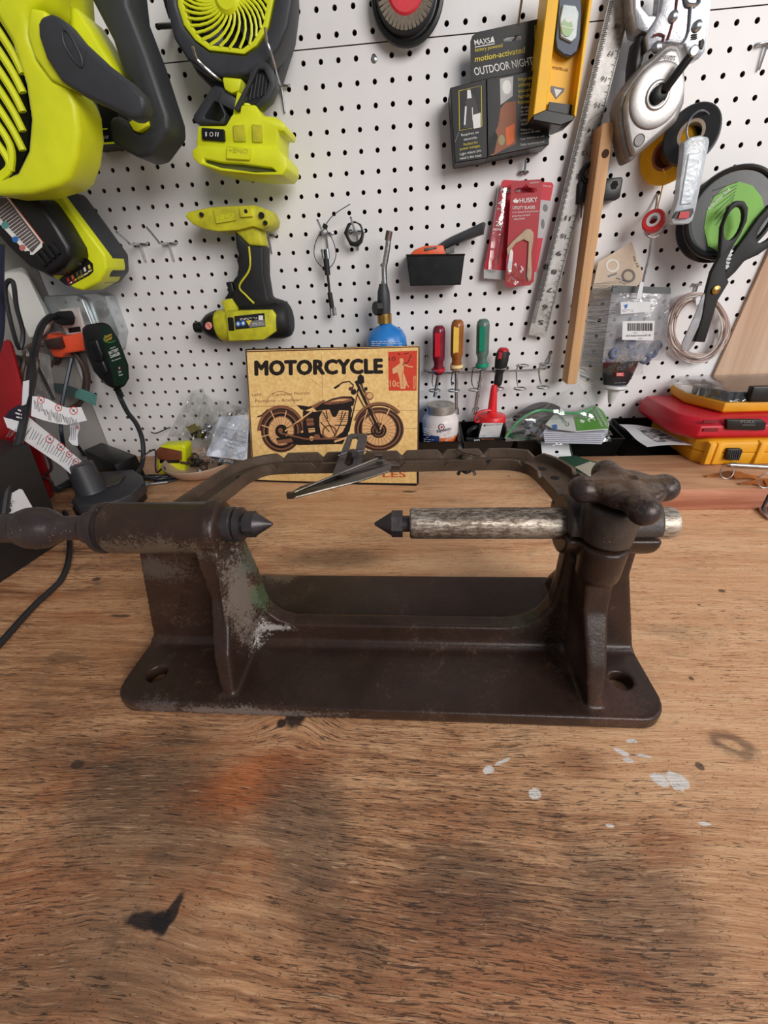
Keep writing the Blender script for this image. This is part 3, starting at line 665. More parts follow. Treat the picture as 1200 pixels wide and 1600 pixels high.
pr.scribble(375, 497, 402, 501, 2, white_ink, -2, .7); pr.scribble(394, 504, 412, 509, 2, white_ink, -1, .7); pr.rect(404, 493, 411, 500, white_ink).build('rating_label', T)
pr = Print(at(326, 509, y=-.0785)); pr.ell(326, 509, 5.5, 6, mat('pink_sticker', (225, 150, 140), .6)).line([(324, 505), (329, 513)], 1.3, red_ink).build('warning_sticker', T)
hook(365, 362, 350, 352, 'short wire hook at the left of the impact driver foot', False)
hook(420, 367, 402, 345, 'wire hook at the right holding the impact driver by its foot')
# --- handheld fan
T = thing('clamp_fan', 'green and grey clamp fan without battery hanging at the top left of the middle', 'fan', at(360, 120, y=-.03)); Y = -.10
rim_o = [(256, -40), (260, 10), (270, 58), (292, 92), (318, 112), (345, 120), (385, 118), (412, 104), (436, 74), (450, 40), (458, -10), (456, -60), (430, -120), (355, -150), (280, -120)]
in_o = [(272, -40), (276, 8), (286, 40), (304, 64), (326, 80), (382, 86), (402, 72), (420, 42), (430, -10), (424, -60), (400, -100), (355, -118), (300, -95)]
rim_b = [(262, -40), (268, 10), (282, 62), (305, 100), (345, 140), (400, 150), (432, 105), (452, 40), (458, -10), (456, -60), (430, -120), (355, -150), (280, -120)]
MB().wp(rim_o, Y, .035, [in_o]).bevel(.004, 3).build('front_rim', dark_pl, T)
MB().wp([(x, y+12) for x, y in rim_b], Y+.035, .04).bevel(.008, 3).build('rear_shell', dark_pl, T)
in_i = [(355+(x-355)*.86, -18+(y+18)*.90) for x, y in in_o]
MB().wp([(355+(x-355)*.985, -18+(y+18)*.985) for x, y in in_o], Y+.004, .012, [in_i]).bevel(.0015, 2).build('grille_ring', lime, T)
MB().wp(in_o, Y+.022, .004).build('fan_cavity', mat('cavity_black', (10, 10, 9), .8), T)
cx, cy = 352, -8
pp = catmull([V((*q, 0)) for q in in_i], 8, True)
for i in range(34):
    a = 2*math.pi*i/34; d = V((math.cos(a+.75), math.sin(a+.75), 0))
    best = max(pp, key=lambda q: (V((q.x-cx, q.y-cy, 0)).normalized()).dot(d)); rr = (V((best.x-cx, best.y-cy, 0))).length
    path = []
    for j in range(7):
        f = j/6; aa = a + .75*f**1.1; r = 14 + (rr-14)*f; path.append(at(cx+r*math.cos(aa), cy+r*math.sin(aa), y=Y+.004))
    MB().tube(path, .0010, 5, flat=1.6).build('grille_vane', lime, T)
MB().lathe(at(cx, cy, y=Y), (0, 1, 0), [(0, 0), (0, .012), (.003, .0155), (.01, .0155)], 32).build('hub_cap', lime, T)
for k in range(5):
    a = 2*math.pi*k/5; c0 = at(cx, cy, y=Y+.014)
    MB().sheet(lambda u, v: (c0.x+(.02+.06*u)*math.cos(a+.5*v+u*.3), c0.y+.008*(v-.5), c0.z+(.02+.06*u)*math.sin(a+.5*v+u*.3)), 6, 4, .0012).build('fan_blade', black_pl, T)
MB().wp([(346, 119), (378, 122), (374, 142), (362, 146), (350, 140)], -.100, .03).wp([(370, 140), (392, 160), (392, 182), (362, 182)], -.098, .035).bevel(.003, 2).build('neck', lime, T)
MB().wp([(346, 108), (352, 104), (374, 106), (380, 112), (378, 122), (348, 121)], -.08, .04).bevel(.002, 2).build('neck_collar', dark_pl, T)
MB().wp([(301, 181), (330, 136), (336, 132), (347, 136), (372, 156), (365, 173), (346, 163), (353, 178), (350, 194), (308, 194), (302, 188)], -.095, .045, [[(334, 158), (318, 184), (346, 190), (349, 178), (341, 160)]]).bevel(.0025, 2).build('clamp_handle', dark_pl, T)
MB().wp([(364, 170), (386, 128), (396, 100), (405, 94), (418, 97), (428, 110), (430, 134), (421, 155), (405, 169), (398, 162), (414, 146), (420, 128), (412, 108), (403, 108), (372, 174)], -.105, .02).bevel(.002, 2).build('clamp_jaw', dark_pl, T)
b = MB().wp([(380, 160), (400, 112), (412, 108), (420, 126), (414, 146), (398, 163)], -.098, .004)
b.build('jaw_pad', rubber, T)
for k in range(6): MB().tube([at(392+k*5, 112+k*1.5, y=-.1), at(384+k*6, 158-k*2, y=-.1)], .0009, 5).build('jaw_rib', dark_pl, T)
b = MB().wp([(308, 196), (352, 196), (362, 178), (374, 177), (376, 163), (400, 163), (408, 180), (430, 182), (445, 193), (445, 206), (434, 204), (433, 236), (306, 232)], -.105, .06).bevel(.003, 2)
b.build('battery_base', lime, T)
b = MB().wp([(300, 234), (311, 226), (352, 229), (434, 232), (446, 246), (449, 262), (441, 274), (398, 273), (345, 267), (312, 257), (301, 247)], -.110, .07, [[(318, 247), (345, 253), (375, 255), (425, 262), (432, 268), (400, 269), (345, 262), (318, 253)]]).bevel(.002, 2); b.build('battery_socket', lime, T)
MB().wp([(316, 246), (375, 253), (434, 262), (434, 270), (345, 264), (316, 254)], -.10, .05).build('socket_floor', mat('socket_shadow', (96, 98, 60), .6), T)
MB().wp([(363, 196), (382, 194), (384, 221), (365, 221)], -.108, .004).wp([(393, 194), (410, 195), (410, 222), (394, 222)], -.108, .004).bevel(.001, 1).build('grip_pad', lime_dirty, T, kind='stuff')
MB().wp([(354, 228), (394, 231), (390, 250), (353, 248)], -.114, .006).bevel(.001, 1).build('badge', lime, T)
Print(at(370, 236, y=-.1142)).text('ONE+', (388, 233), (357, 231), 7, lime_dirty, True, up=(0, 1)).build('lettering', T)
MB().wp([(314, 199), (350, 202), (351, 221), (315, 218)], -.109, .005).bevel(.001, 1).build('rocker_switch', black_pl, T)
Print(at(332, 208, y=-.1092)).text('I', (321, 213), (323, 213), 7, white_ink).text('O', (327, 213), (333, 213.5), 7, white_ink).text('II', (336, 213), (341, 213.5), 7, white_ink).build('switch_marks', T)
def front_hook(pts, label):
    P3 = [at(a, b_, y=d) for a, b_, d in pts]; T = thing('pegboard_hook', label, 'hook', P3[0])
    MB().tube(P3, .0017, 8, k=5).build('prong', steel, T); b0 = V((P3[0].x, -.010, P3[0].z))
    MB().tube([b0+V((-.011, .006, .002)), b0+V((-.011, 0, -.001)), b0, b0+V((.011, 0, -.001)), b0+V((.011, .006, .002))], .0016, 8, k=4).build('crossbar', steel, T)
    MB().tube([b0, b0+V((0, .001, -.013)), b0+V((0, .002, -.028))], .0024, 8, flat=.5).build('tail', steel, T)
front_hook([(352, 132, -.010), (348, 128, -.09), (330, 114, -.108), (312, 97, -.112), (307, 90, -.114), (301, 73, -.120)], 'wire hook curling up in front of the left side of the clamp fan rim')
front_hook([(440, 134, -.010), (436, 128, -.06), (431, 112, -.100), (424, 84, -.112), (417, 64, -.116), (414, 43, -.122)], 'long wire hook holding the right side of the clamp fan')
MB().tube([at(272, 40, y=-.006), at(262, 40.5, y=-.030), at(250, 41, y=-.050), at(246, 42, y=-.056)], .0032, 10, k=3).build('pegboard_peg', black_pl, label='black pegboard peg between the two green fans', cat='peg')
# --- large fan at the left edge
T = thing('bucket_fan', 'large green floor fan with dark tilting bracket hanging at the top left corner', 'fan', at(90, 140, y=-.03)); Y = -.21
ho = [(-150, -130), (0, -160), (58, -90), (62, 0), (48, 12), (41, 24), (44, 60), (62, 100), (84, 124), (107, 137), (118, 165), (123, 205), (119, 245), (108, 278), (94, 290), (50, 303), (0, 306), (-80, 290), (-150, 200)]
gi = [(-110, -60), (-60, -60), (-20, 0), (15, 60), (38, 130), (46, 185), (42, 235), (25, 270), (0, 280), (-70, 265), (-120, 180)]
MB().wp(ho, Y, .05, [gi]).bevel(.007, 3).build('front_housing', lime, T)
MB().wp([(x, y) for x, y in gi], Y+.035, .004).build('fan_cavity', mat('cavity_black', (10, 10, 9), .8), T)
for k in range(14):
    y0 = -60 + k*30
    a0, a1, a2, a3 = (-70, y0-34), (-25, y0-10), (15, y0+45), (28, y0+110)
    def cl_(q): 
        x, y = q; lim = 44 if 60 < y < 240 else (44-(60-y)*.42 if y <= 60 else 44-(y-240)*1.1); return (min(x, lim), min(y, 277))
    path = catmull([V((*cl_(q), 0)) for q in (a0, a1, a2, (36, y0+85) if y0 < 190 else (20, y0+70))], 5)
    MB().tube([at(q.x, min(q.y, 279), y=Y+.010) for q in path], .0034, 6, flat=1.3).build('grille_vane', lime, T)
MB().wp([(90, 120), (112, 134), (120, 160), (124, 205), (119, 250), (108, 280), (95, 291), (60, 280), (40, 60)], Y+.045, .05).bevel(.008, 3).build('rear_housing', dark_pl, T)
MB().wp([(45, 10), (70, 15), (82, 60), (116, 115), (108, 138), (78, 125), (52, 88), (40, 50)], Y-.004, .03).bevel(.004, 3).build('pivot_boss', lime, T)
MB().wp([(66, -60), (100, -60), (106, 8), (118, 10), (138, 40), (176, 105), (182, 125), (100, 60), (80, 18), (45, -10)], Y+.055, .05).bevel(.004, 2).build('yoke_block', lime, T)
MB().wp([(57, 35), (62, 24), (78, 19), (94, 26), (120, 58), (160, 95), (200, 125), (224, 150), (226, 170), (218, 184), (205, 187), (185, 175), (130, 150), (95, 128), (70, 90), (58, 55)], Y-.012, .022).bevel(.008, 4).build('pivot_arm', dark_pl, T)
MB().tube([at(q[0], q[1], y=Y-.0125) for q in ((99, 46), (106, 50), (114, 62), (121, 76), (128, 92), (128, 104), (121, 100), (110, 86), (101, 70), (98, 56))], .0011, 6, True, 3).build('arm_emblem', dark_pl, T)
MB().wp([(128, -70), (190, -70), (200, 8), (230, 85), (262, 180), (264, 204), (236, 243), (216, 247), (172, 222), (168, 188), (178, 178), (200, 190), (215, 210), (232, 200), (228, 172), (212, 140), (190, 112), (175, 62), (140, -5)], -.15, .05).bevel(.007, 3).build('stand_bracket', dark_pl, T)
MB().wp([(200, 190), (226, 176), (232, 196), (216, 206), (208, 204)], -.152, .03).bevel(.002, 2).build('bracket_stop', lime, T)
MB().wp([(205, 130), (232, 118), (250, 190), (228, 215), (200, 190)], -.13, .02).build('bracket_web', dark_pl, T)
T = thing('tool_charger_box', 'black box with thin green edging, mostly hidden behind the large green fan', 'box', at(160, 195, y=-.02))
MB().wp([(120, 150), (184, 158), (186, 222), (130, 227)], -.05, .045).bevel(.002, 2).build('case', black_pl, T)
Print(at(160, 200, y=-.0503)).poly([(130, 225), (184, 221), (184, 224), (130, 228.5)], lime).line([(135, 218), (145, 218), (152, 203), (168, 201)], 2, lime).line([(161, 213), (163, 217), (165, 212), (167, 217), (169, 212)], .9, white_ink).build('trim_lines', T)
# --- battery charger with battery, below the large fan
T = thing('battery_charger', 'green battery charger with black battery docked, tilted below the large green fan', 'charger', at(90, 380, y=-.05)); Y = -.12
MB().wp([(82, 296), (98, 296), (172, 396), (174, 425), (160, 442), (132, 452), (70, 430), (20, 380)], Y+.012, .05).bevel(.005, 2).build('charger_back', dark_pl, T)
MB().wp([(40, 304), (88, 297), (124, 345), (164, 398), (167, 420), (156, 440), (130, 454), (118, 452), (84, 434), (50, 400)], Y, .05).bevel(.004, 3).build('charger_body', lime, T)
MB().wp([(-30, 306), (52, 304), (82, 345), (106, 385), (110, 402), (98, 418), (76, 432), (44, 418), (10, 385), (-30, 340)], Y-.04, .06).bevel(.007, 3).build('battery', black_pl, T)
b = MB()
for k in range(4): b.wp([(52+k*8, 398-k*6), (57+k*8, 395-k*6), (72+k*7, 414-k*6), (67+k*7, 418-k*6)], Y-.044, .01)
b.bevel(.002, 2).build('latch_ribs', black_pl, T, kind='stuff')
pr = Print(at(30, 350, y=Y-.0405)); pr.poly([(-10, 309), (12, 308), (66, 378), (66, 386), (52, 398), (44, 398), (-10, 340)], white_ink).poly([(-10, 309), (10, 309), (64, 379), (50, 395), (-10, 330)], mat('ink_taupe', (96, 84, 84), .6)); pr.line([(13, 308), (68, 380)], 1.6, mat('ink_salmon', (216, 120, 96), .6))
for k in range(17): pr.line([(-8+k*3.3, 312+k*4.4), (-18+k*3.3+2, 319+k*4.4)] if k < 1 else [(10+k*3.1, 312+k*4.1), (max(-9, 10+k*3.1-20), 312+k*4.1+15)], .9, white_ink)
pr.ell(8, 352, 6, 6, mat('ink_teal', (90, 150, 150), .6)).ell(35, 387, 5, 5, mat('ink_rose', (200, 120, 115), .6)).ell(24, 374, 5, 5, blue_ink).rect(40, 392, 47, 398, black_ink); pr.build('battery_label', T)
pr = Print(at(118, 425, y=Y-.0005)); pr.poly([(92, 437), (100, 430), (138, 405), (145, 412), (146, 424), (140, 430), (108, 447), (100, 444)], black_ink).poly([(87, 429), (92, 425), (115, 411), (124, 411), (100, 427)], black_ink)
pr.text('RYOBI', (95, 428), (118, 413), 5, lime, True)
for i, (x, y, c_) in enumerate([(104, 437, 'r'), (111, 433, 'o'), (118, 428, 'g'), (124, 425, 'g'), (130, 421, 'w'), (137, 417, 'y')]): pr.poly([(x, y-2), (x+3, y-4), (x+5, y+2), (x+2, y+4)], {'r': red_ink, 'o': orange_ink, 'g': mat('ink_olive', (90, 90, 50), .6), 'w': white_ink, 'y': yellow_ink}[c_])
for i, (x, y) in enumerate([(108, 443), (111, 441.5), (115, 439), (118, 437), (133, 428.5), (136, 427), (139, 424), (142, 422.5)]): pr.poly([(x-1.6, y), (x+1, y-2), (x+2, y), (x-.5, y+2)], [red_ink, white_ink, red_ink, yellow_ink, white_ink, yellow_ink, white_ink, yellow_ink][i])
pr.text('ONE+', (122, 437), (133, 431), 4, yellow_ink, True); pr.build('display_strip', T)
# --- zip tie with crimped cable pieces, ring nut
hook(510, 364, 496, 344, 'small wire hook holding the black zip tie loop')
T = thing('zip_tie_bundle', 'black zip tie loop holding two silver and black cable connectors on the pegboard', 'zip tie', at(508, 400, y=-.02)); Y = -.028
b = MB().tube([at(x, y, y=Y) for x, y in ((508, 357), (497, 370), (491, 388), (493, 405), (505, 419), (511, 421), (520, 413), (525, 398), (521, 378), (512, 362))], .0011, 6, True, 4, flat=.6)
b.tube([at(507, 354, y=Y), at(521, 336, y=Y), at(547, 319, y=Y-.01)], .0011, 6, k=4, flat=.6); b.build('tie_strap', black_pl, T)
MB().box(at(508, 354, y=Y), (.0075, .006, .007), Matrix.Rotation(.5, 3, 'Y')).bevel(.001, 1).build('tie_head', black_pl, T)
b = MB().cyl(at(508, 390, y=Y), at(512, 430, y=Y), .0048); b.cyl(at(512, 428, y=Y), at(515, 458, y=Y), .0022); b.cyl(at(515, 457, y=Y), at(519, 482, y=Y), .0042); b.build('cable_sleeve', rubber, T)
for a_, c_ in (((504.5, 389), (506, 404)), ((511, 389), (512.5, 404))): MB().cyl(at(*a_, y=Y-.001), at(*c_, y=Y-.001), .0033, n=14).build('ferrule', steel, T)
for a_, c_ in (((517, 481), (518.5, 494)), ((522, 480), (523.5, 493))): MB().cyl(at(*a_, y=Y-.001), at(*c_, y=Y-.001), .0030, n=14).build('ferrule', steel, T)
hook(558, 361, 548, 340, 'small wire hook through the black hexagonal ring')
hexr = [(554, 345), (564, 350), (569, 364), (566, 378), (559, 386), (547, 384), (537, 364), (543, 349)]
t_ = MB().wp(hexr, -.030, .008, [[(554+10.5*math.cos(a*.3927), 363+15*math.sin(a*.3927)) for a in range(16)]]).bevel(.001, 2).build('hex_lock_ring', black_pl, label='black hexagonal lock ring hanging from a hook right of the zip tie', cat='ring')
# --- blow torch
T = thing('blow_torch', 'blue fuel cylinder blow torch with bent steel nozzle behind the motorcycle sign', 'torch', at(605, 700, z=0, )); tb = V((at(604, 530, y=-.05).x, -.052, 0)); sy = tb.y
ORG[T.name] = tb; T.location = tb
zt = at(604, 510, y=sy-.02).z
MB().lathe((tb.x, tb.y, 0), (0, 0, 1), [(0, .028), (.004, .035), (zt-.03, .0355), (zt-.02, .0345), (zt-.008, .028), (zt, .012), (zt+.004, .009)], 36).build('fuel_cylinder', mat('blue_enamel', (46, 128, 206), .3, 0, .1, 40, .05), T)
MB().lathe((tb.x, tb.y, zt-.12), (0, 0, 1), [(0, .0357), (.088, .0357), (.088, .034)], 36).build('cylinder_label', mat('label_black', (36, 34, 36), .5), T)
pr = Print((tb.x, tb.y-.0362, 0)); pr.scribble(580, 532, 628, 541, 3, white_ink, 0, .8); pr.build('label_print', T)
za, zb_ = at(602, 503, y=sy).z, at(602, 492, y=sy).z
MB().lathe((tb.x-.002, sy, za-.002), (0, 0, 1), [(0, .0125), (zb_-za+.004, .0125)], 24).build('brass_collar', brass, T)
z2 = at(603, 443, y=sy).z
MB().lathe((tb.x-.002, sy, zb_), (0, 0, 1), [(0, .0105), (.02, .0112), (.035, .0100), (z2-zb_-.004, .0075), (z2-zb_, .0068)], 20).build('torch_body', dark_pl, T)
MB().lathe(at(597, 481, y=sy-.008), (-.75, -.5, .0), [(0, .004), (.004, .004), (.004, .0115), (.014, .0105), (.014, 0)], 8).build('valve_knob', black_pl, T)
MB().tube([at(601, 444, y=sy), at(600, 420, y=sy), at(602, 408, y=sy), at(606, 385, y=sy), at(607, 372, y=sy)], .0044, 12, k=5).build('nozzle_tube', steel, T)
MB().cyl(at(606, 376, y=sy), at(608.5, 361, y=sy), .0052).build('nozzle_tip', mat('scorched_steel', (120, 104, 96), .45, .8, .3), T)
# --- small black bin with cutter
T = thing('wall_bin', 'small open black plastic bin hung on the pegboard', 'bin', at(680, 420, y=-.03)); Y = -.058
A, B, C_, D = at(635, 399, y=Y), at(726, 398, y=Y), at(720, 445, y=Y), at(641, 447, y=Y)
b = MB(); b.prism([A, B, C_, D], (0, .0018, 0)); bk = V((0, .05, 0)); 
b.prism([D, C_, C_+bk*.85, D+bk*.85], (0, 0, .0018)); b.prism([A, D, D+bk*.85, A+bk], (.0018, 0, 0)); b.prism([B, C_, C_+bk*.85, B+bk], (-.0018, 0, 0)); b.prism([A+bk, B+bk, C_+bk*.85, D+bk*.85], (0, -.0018, 0))
b.tube([A, B, B+bk, A+bk], .0016, 6, True); b.build('bin_body', mat('gloss_black', (16, 16, 17), .3), T)
T = thing('utility_cutter', 'orange box cutter lying in the small black wall bin', 'knife', at(670, 395, y=-.03))
MB().wp([(641, 397), (648, 390), (664, 384), (693, 383), (696, 398), (690, 404), (645, 404)], -.045, .012).bevel(.002, 2).build('orange_body', mat('orange_plastic', (236, 96, 50), .45), T)
MB().wp([(663, 388), (682, 385), (683, 388), (664, 392)], -.047, .004).wp([(696, 388), (709, 387), (710, 395), (697, 397)], -.044, .008).bevel(.0005, 1).build('slide', steel_dk, T)
T = thing('scraper_handle', 'dark grey rounded tool handle sticking out of the small black wall bin', 'tool', at(720, 375, y=-.03))
MB().tube([at(676, 396, y=-.018), at(700, 380, y=-.026), at(728, 368, y=-.034), at(752, 358, y=-.040), at(756, 357, y=-.041)], .0105, 14, k=4, rad=lambda q: (.72+.5*q) if q < .93 else 1.0, flat=.7).build('grip', mat('slate_plastic', (70, 72, 76), .45, 0, .1), T)
# --- sanding disc at the top
T = thing('flap_disc', 'round flap sanding disc with red centre, cut off by the top edge', 'sanding disc', at(632, -20, y=-.01)); c_ = at(634, -14, y=-.03)
MB().lathe(c_, (0, 1, 0), [(-.004, .028), (-.002, .0370), (.002, .0395), (.012, .0405), (.018, .039), (.018, 0)], 40).build('backing_plate', dark_pl, T)
for k in range(40):
    a = 2*math.pi*k/40; M_ = Matrix.Rotation(a, 3, 'Y'); 
    MB().box(c_ + M_ @ V((.0305, -.0055, 0)), (.013, .0012, .0044), M_ @ Matrix.Rotation(.22, 3, 'X')).build('abrasive_flap', mat('abrasive_grit', (128, 118, 104), .9, 0, .25, 300), T)
MB().lathe(c_, (0, 1, 0), [(-.0065, 0), (-.0065, .021), (-.004, .0245), (0, .0245)], 32).build('centre_label', mat('red_label', (214, 52, 62), .5), T)
MB().ring(c_+V((.002, .008, -.002)), (0, 1, 0), .0435, .0045, 40, 8).build('guard_ring', black_pl, T)
# --- night light carton
T = thing('night_light_carton', 'black hanging carton of an outdoor night light with yellow and white lettering', 'carton', at(775, 150, y=-.03)); Y = -.050
cb = mat('black_carton', (12, 11, 12), .4, 0, .15)
MB().wp([(735, 64), (738, 56), (746, 50), (848, 28), (856, 34), (858, 110), (736, 128)], Y+.012, .002, [[(787, 60), (792, 57.5), (815, 54), (816, 61), (790, 66), (787, 64)]]).build('header_card', cb, T)
MB().wp([(760, 122), (856, 106), (858, 226), (762, 246)], Y, .042).bevel(.001, 1).build('box_front', cb, T)
MB().wp([(703, 137), (760, 122), (762, 247), (711, 255)], Y-.002, .042).bevel(.001, 1).build('side_box', cb, T)
pr = Print(at(800, 90, y=Y+.0118)); 
pr.text('MAXSA', (742, 71), (773, 66), 8.5, white_ink, True).poly([(766, 66), (770, 56), (773, 66)], white_ink).text('battery powered', (742, 81), (785, 73.5), 6, yellow_ink, it=.2).text('motion-activated', (742, 97), (820, 82), 9, yellow_ink, True, it=.2).text('OUTDOOR NIGHT-LIGHT', (742, 118), (868, 94), 12, white_ink, True).poly([(742, 73), (773, 67.5), (773, 69), (742, 74.5)], white_ink)
pr.line([(836, 76), (836, 40), (852, 37)], 1, yellow_ink).poly([(838, 58), (850, 42), (852, 70), (838, 74)], grey_ink); pr.build('header_print', T)
pr = Print(at(730, 200, y=Y-.0022)); pr.line([(718, 204), (717, 142), (752, 134), (753, 197)], 1, yellow_ink, True)
pr.poly([(724, 200), (727, 160), (731, 148), (735, 146), (740, 148), (744, 160), (748, 178), (748, 200)], mat('ink_smoke', (70, 68, 70), .6)).poly([(730, 141), (735, 140), (737, 153), (730, 154)], white_ink).line([(728, 166), (726, 195)], 2.5, white_ink).line([(738, 168), (739, 188)], 1.2, white_ink).poly([(738, 180), (751, 176), (751, 199), (740, 201)], white_ink).line([(717, 206), (711, 222)], 1, grey_ink)
pr.text('Requires no', (721, 213), (748, 208), 4, white_ink).text('electricity.', (725, 220), (746, 216), 4, white_ink).text('Perfect for', (725, 228), (747, 223.5), 4, yellow_ink).text('power-outages.', (719, 235), (751, 229), 4, yellow_ink).text('Light where you', (719, 243), (752, 236.5), 4, white_ink).text('need it the most.', (719, 249.5), (753, 244), 4, white_ink); pr.build('side_print', T)
pr = Print(at(800, 180, y=Y-.0002)); pk = mat('ink_wood_photo', (150, 96, 72), .6)
pr.poly([(766, 242), (768, 220), (778, 196), (782, 170), (790, 160), (806, 158), (806, 225), (790, 232), (770, 243)], pk).poly([(781, 123), (802, 119), (801, 150), (782, 164)], mat('ink_light_grey', (190, 190, 190), .6)).ell(792, 136, 7, 11, white_ink).poly([(790, 200), (804, 193), (803, 222), (792, 228)], orange_ink).ell(784, 219, 5, 8, mat('ink_khaki', (160, 150, 110), .6)).poly([(764, 242), (766, 215), (774, 205), (778, 213), (772, 240)], black_ink)
for i, (tx, w_) in enumerate((('Improves', 30), ('safety and', 34), ('security for', 38), ('family and', 35), ('home', 17))): pr.text(tx, (810, 127+i*9), (810+w_, 127+i*9-w_*.14), 6, yellow_ink)
for i, (tx, w_) in enumerate((('Automatically', 34), ('on when motion', 36), ('detected', 20), ('LED bulb lasts', 34), ('30,000 hours', 32), ('Place on ground or', 38), ('mount on wall', 30), ('Use indoors or out', 37), ('Fully weatherproof', 37))):
    y_ = (170, 176, 181, 190, 196, 205, 210, 219, 228)[i]; pr.text(tx, (814, y_), (814+w_, y_-w_*.14), 3.6, white_ink)
pr.build('front_print', T)
hook(802, 64, 816, -6, 'long dark wire hook through the black night light carton', False)
# --- spirit level
T = thing('spirit_level', 'yellow I-beam spirit level with black end cap hanging from the top edge', 'level', at(870, 100, y=-.06)); Y = -.085
MB().wp([(853, -60), (934, -60), (900, 182), (852, 176)], Y+.018, .006).build('web', yellow_pl, T)
MB().wp([(862, -60), (880, -60), (853, 173), (833, 181)], Y, .05).bevel(.001, 1).build('flange', yellow_pl, T)
MB().wp([(928, -60), (934, -60), (900, 181), (896, 181)], Y, .05).bevel(.001, 1).build('flange', yellow_pl, T)
MB().wp([(833, 180), (853, 171), (899, 180), (896, 188), (876, 196), (833, 188)], Y-.001, .045).bevel(.001, 1).build('end_cap', black_pl, T)
MB().wp([(858, 159), (896, 164), (895, 182), (856, 176)], Y+.012, .004).build('hang_slot', black_pl, T)
pv = [(873, -20), (908, -20), (909, 20), (907, 60), (902, 80), (892, 88), (880, 85), (870, 76), (868, 60), (873, 10)]
MB().wp(pv, Y+.006, .01).bevel(.001, 1).build('vial_frame', mat('navy_plastic', (58, 70, 92), .4), T)
MB().wp([(880, 6), (900, 8), (905, 20), (901, 58), (893, 66), (876, 58), (875, 30)], Y+.003, .004).bevel(.001, 1).build('vial_window', mat('vial_glass', (176, 190, 190), .12, 0, .25), T)
pr = Print(at(890, 40, y=Y+.0025)); pr.ell(886, 43, 9, 14, mat('ink_vial', (150, 180, 120), .3)).line([(876, 40), (897, 45)], 1.2, white_ink).ell(889, 30, 6, 5, white_ink); pr.build('vial_marks', T)
pr = Print(at(875, 120, y=Y+.0178)); pr.poly([(861, 134), (882, 138), (881, 143), (869, 155), (860, 142)], grey_ink).poly([(866, 138), (878, 141), (869, 152)], white_ink).text('PITTSBURGH', (887, 107), (863, 103), 4.5, mat('ink_brown', (140, 100, 30), .6), True, up=(0, 1)).poly([(863, 168), (869, 169), (868, 175), (862, 174)], yellow_pl).poly([(869, 169), (875, 170), (874, 176), (870, 175)], yellow_pl); pr.build('print', T)
# --- steel ruler
T = thing('steel_ruler', 'long worn steel ruler hanging at a slant in front of the pegboard', 'ruler', at(870, 400, y=-.02)); Y = -.022
t = NT('worn_steel_rule'); n1 = t.noise(30, 6, .7, .5); n2 = t.noise(200, 4, .6)
t.out(t.ramp(t.math('MULTIPLY_ADD', n1, .7, t.math('MULTIPLY', n2, .3)), [(.34, srgb(104, 96, 88)), (.45, srgb(160, 156, 152)), (.6, srgb(182, 180, 178))]), t.math('MULTIPLY_ADD', n2, .3, .3), .55, t.bump(n1, .2, .001)); M_rule = t.m
MB().wp([(969, -70), (1007, -70), (853, 528.5), (826, 523)], Y, .0014).build('blade', M_rule, T)
pr = Print(at(870, 400, y=Y-.0002), off=.0002); dk = mat('ink_etch', (60, 54, 50), .6)
lx = lambda y: 952-(y*.2425); rx = lambda y: 989-(y*.2575); y = -10.0; k = 0
while y < 518:
    l = lx(y); st = 2.1 + (1-y/520)*1.1
    if y < 470: pr.line([(l+1, y), (l+1+(6 if k % 4 == 0 else 8), y+1)], .8, dk)
    r = rx(y); pr.line([(r-.8, y), (r-(7 if k % 8 == 0 else 5 if k % 4 == 0 else 3), y-1)], .8, dk)
    y += st*.9; k += 1
for d_ in (3, 6): pr.line([(lx(-5)+d_, -5), (lx(505)+d_, 505)], .8, dk)
for i, y_ in enumerate((40, 82, 122, 163, 203, 238, 275, 340, 368, 395, 424, 452, 479, 503)): pr.text(str(18-i), (rx(y_)-9, y_-2), (rx(y_)-17, y_-3.5), 7, dk, True, up=(-.2, 1))
pr.build('graduations', T)
MB().lathe(at(853, 417, y=Y-.0003), (0, 1, 0), [(0, .0045), (.0006, .0045)], 16).build('hang_hole', mat('hole_dark', (22, 18, 16), .9), T)
# --- wire brush with wooden handle
T = thing('wire_brush', 'long wooden stick handled wire brush with bristles facing right', 'brush', at(915, 400, y=-.03)); Y = -.058
M_stick = wood('brush_wood', (188, 142, 100), (214, 170, 124), 'z', .6)
MB().wp([(941, 194), (946, 191), (958, 191), (961, 194), (901, 600), (886, 601)], Y, .033).bevel(.0015, 2).build('handle', M_stick, T)
MB().lathe(at(946, 240, y=Y-.0004), (0, 1, 0), [(0, .0050), (.0008, .0050)], 16).build('hang_hole', mat('hole_brown', (70, 44, 30), .9), T)
b = MB(); random.seed(3)
for i in range(190):
    f = random.random(); y_ = 442 + f*148; x_ = 923-(y_-442)*.143; k = .80 if f > .88 else 1
    p = at(x_+3, y_, y=Y+.006+random.random()*.018); e = p + V((.040*k+random.uniform(-.006, .004), random.uniform(-.004, .004), random.uniform(-.006, .003)-.012*(f > .88)))
    b.tube([p, p.lerp(e, .5)+V((0, 0, random.uniform(-.0015, .0015))), e], .00036, 3)
b.build('bristles', mat('bristle_steel', (176, 178, 180), .4, .8, .2), T, kind='stuff')
pr = Print(at(885, 480, x=at(880, 480, y=-.04).x)); 
hook(952, 232, 947, 242, 'short hook behind the top of the wooden brush handle', False)
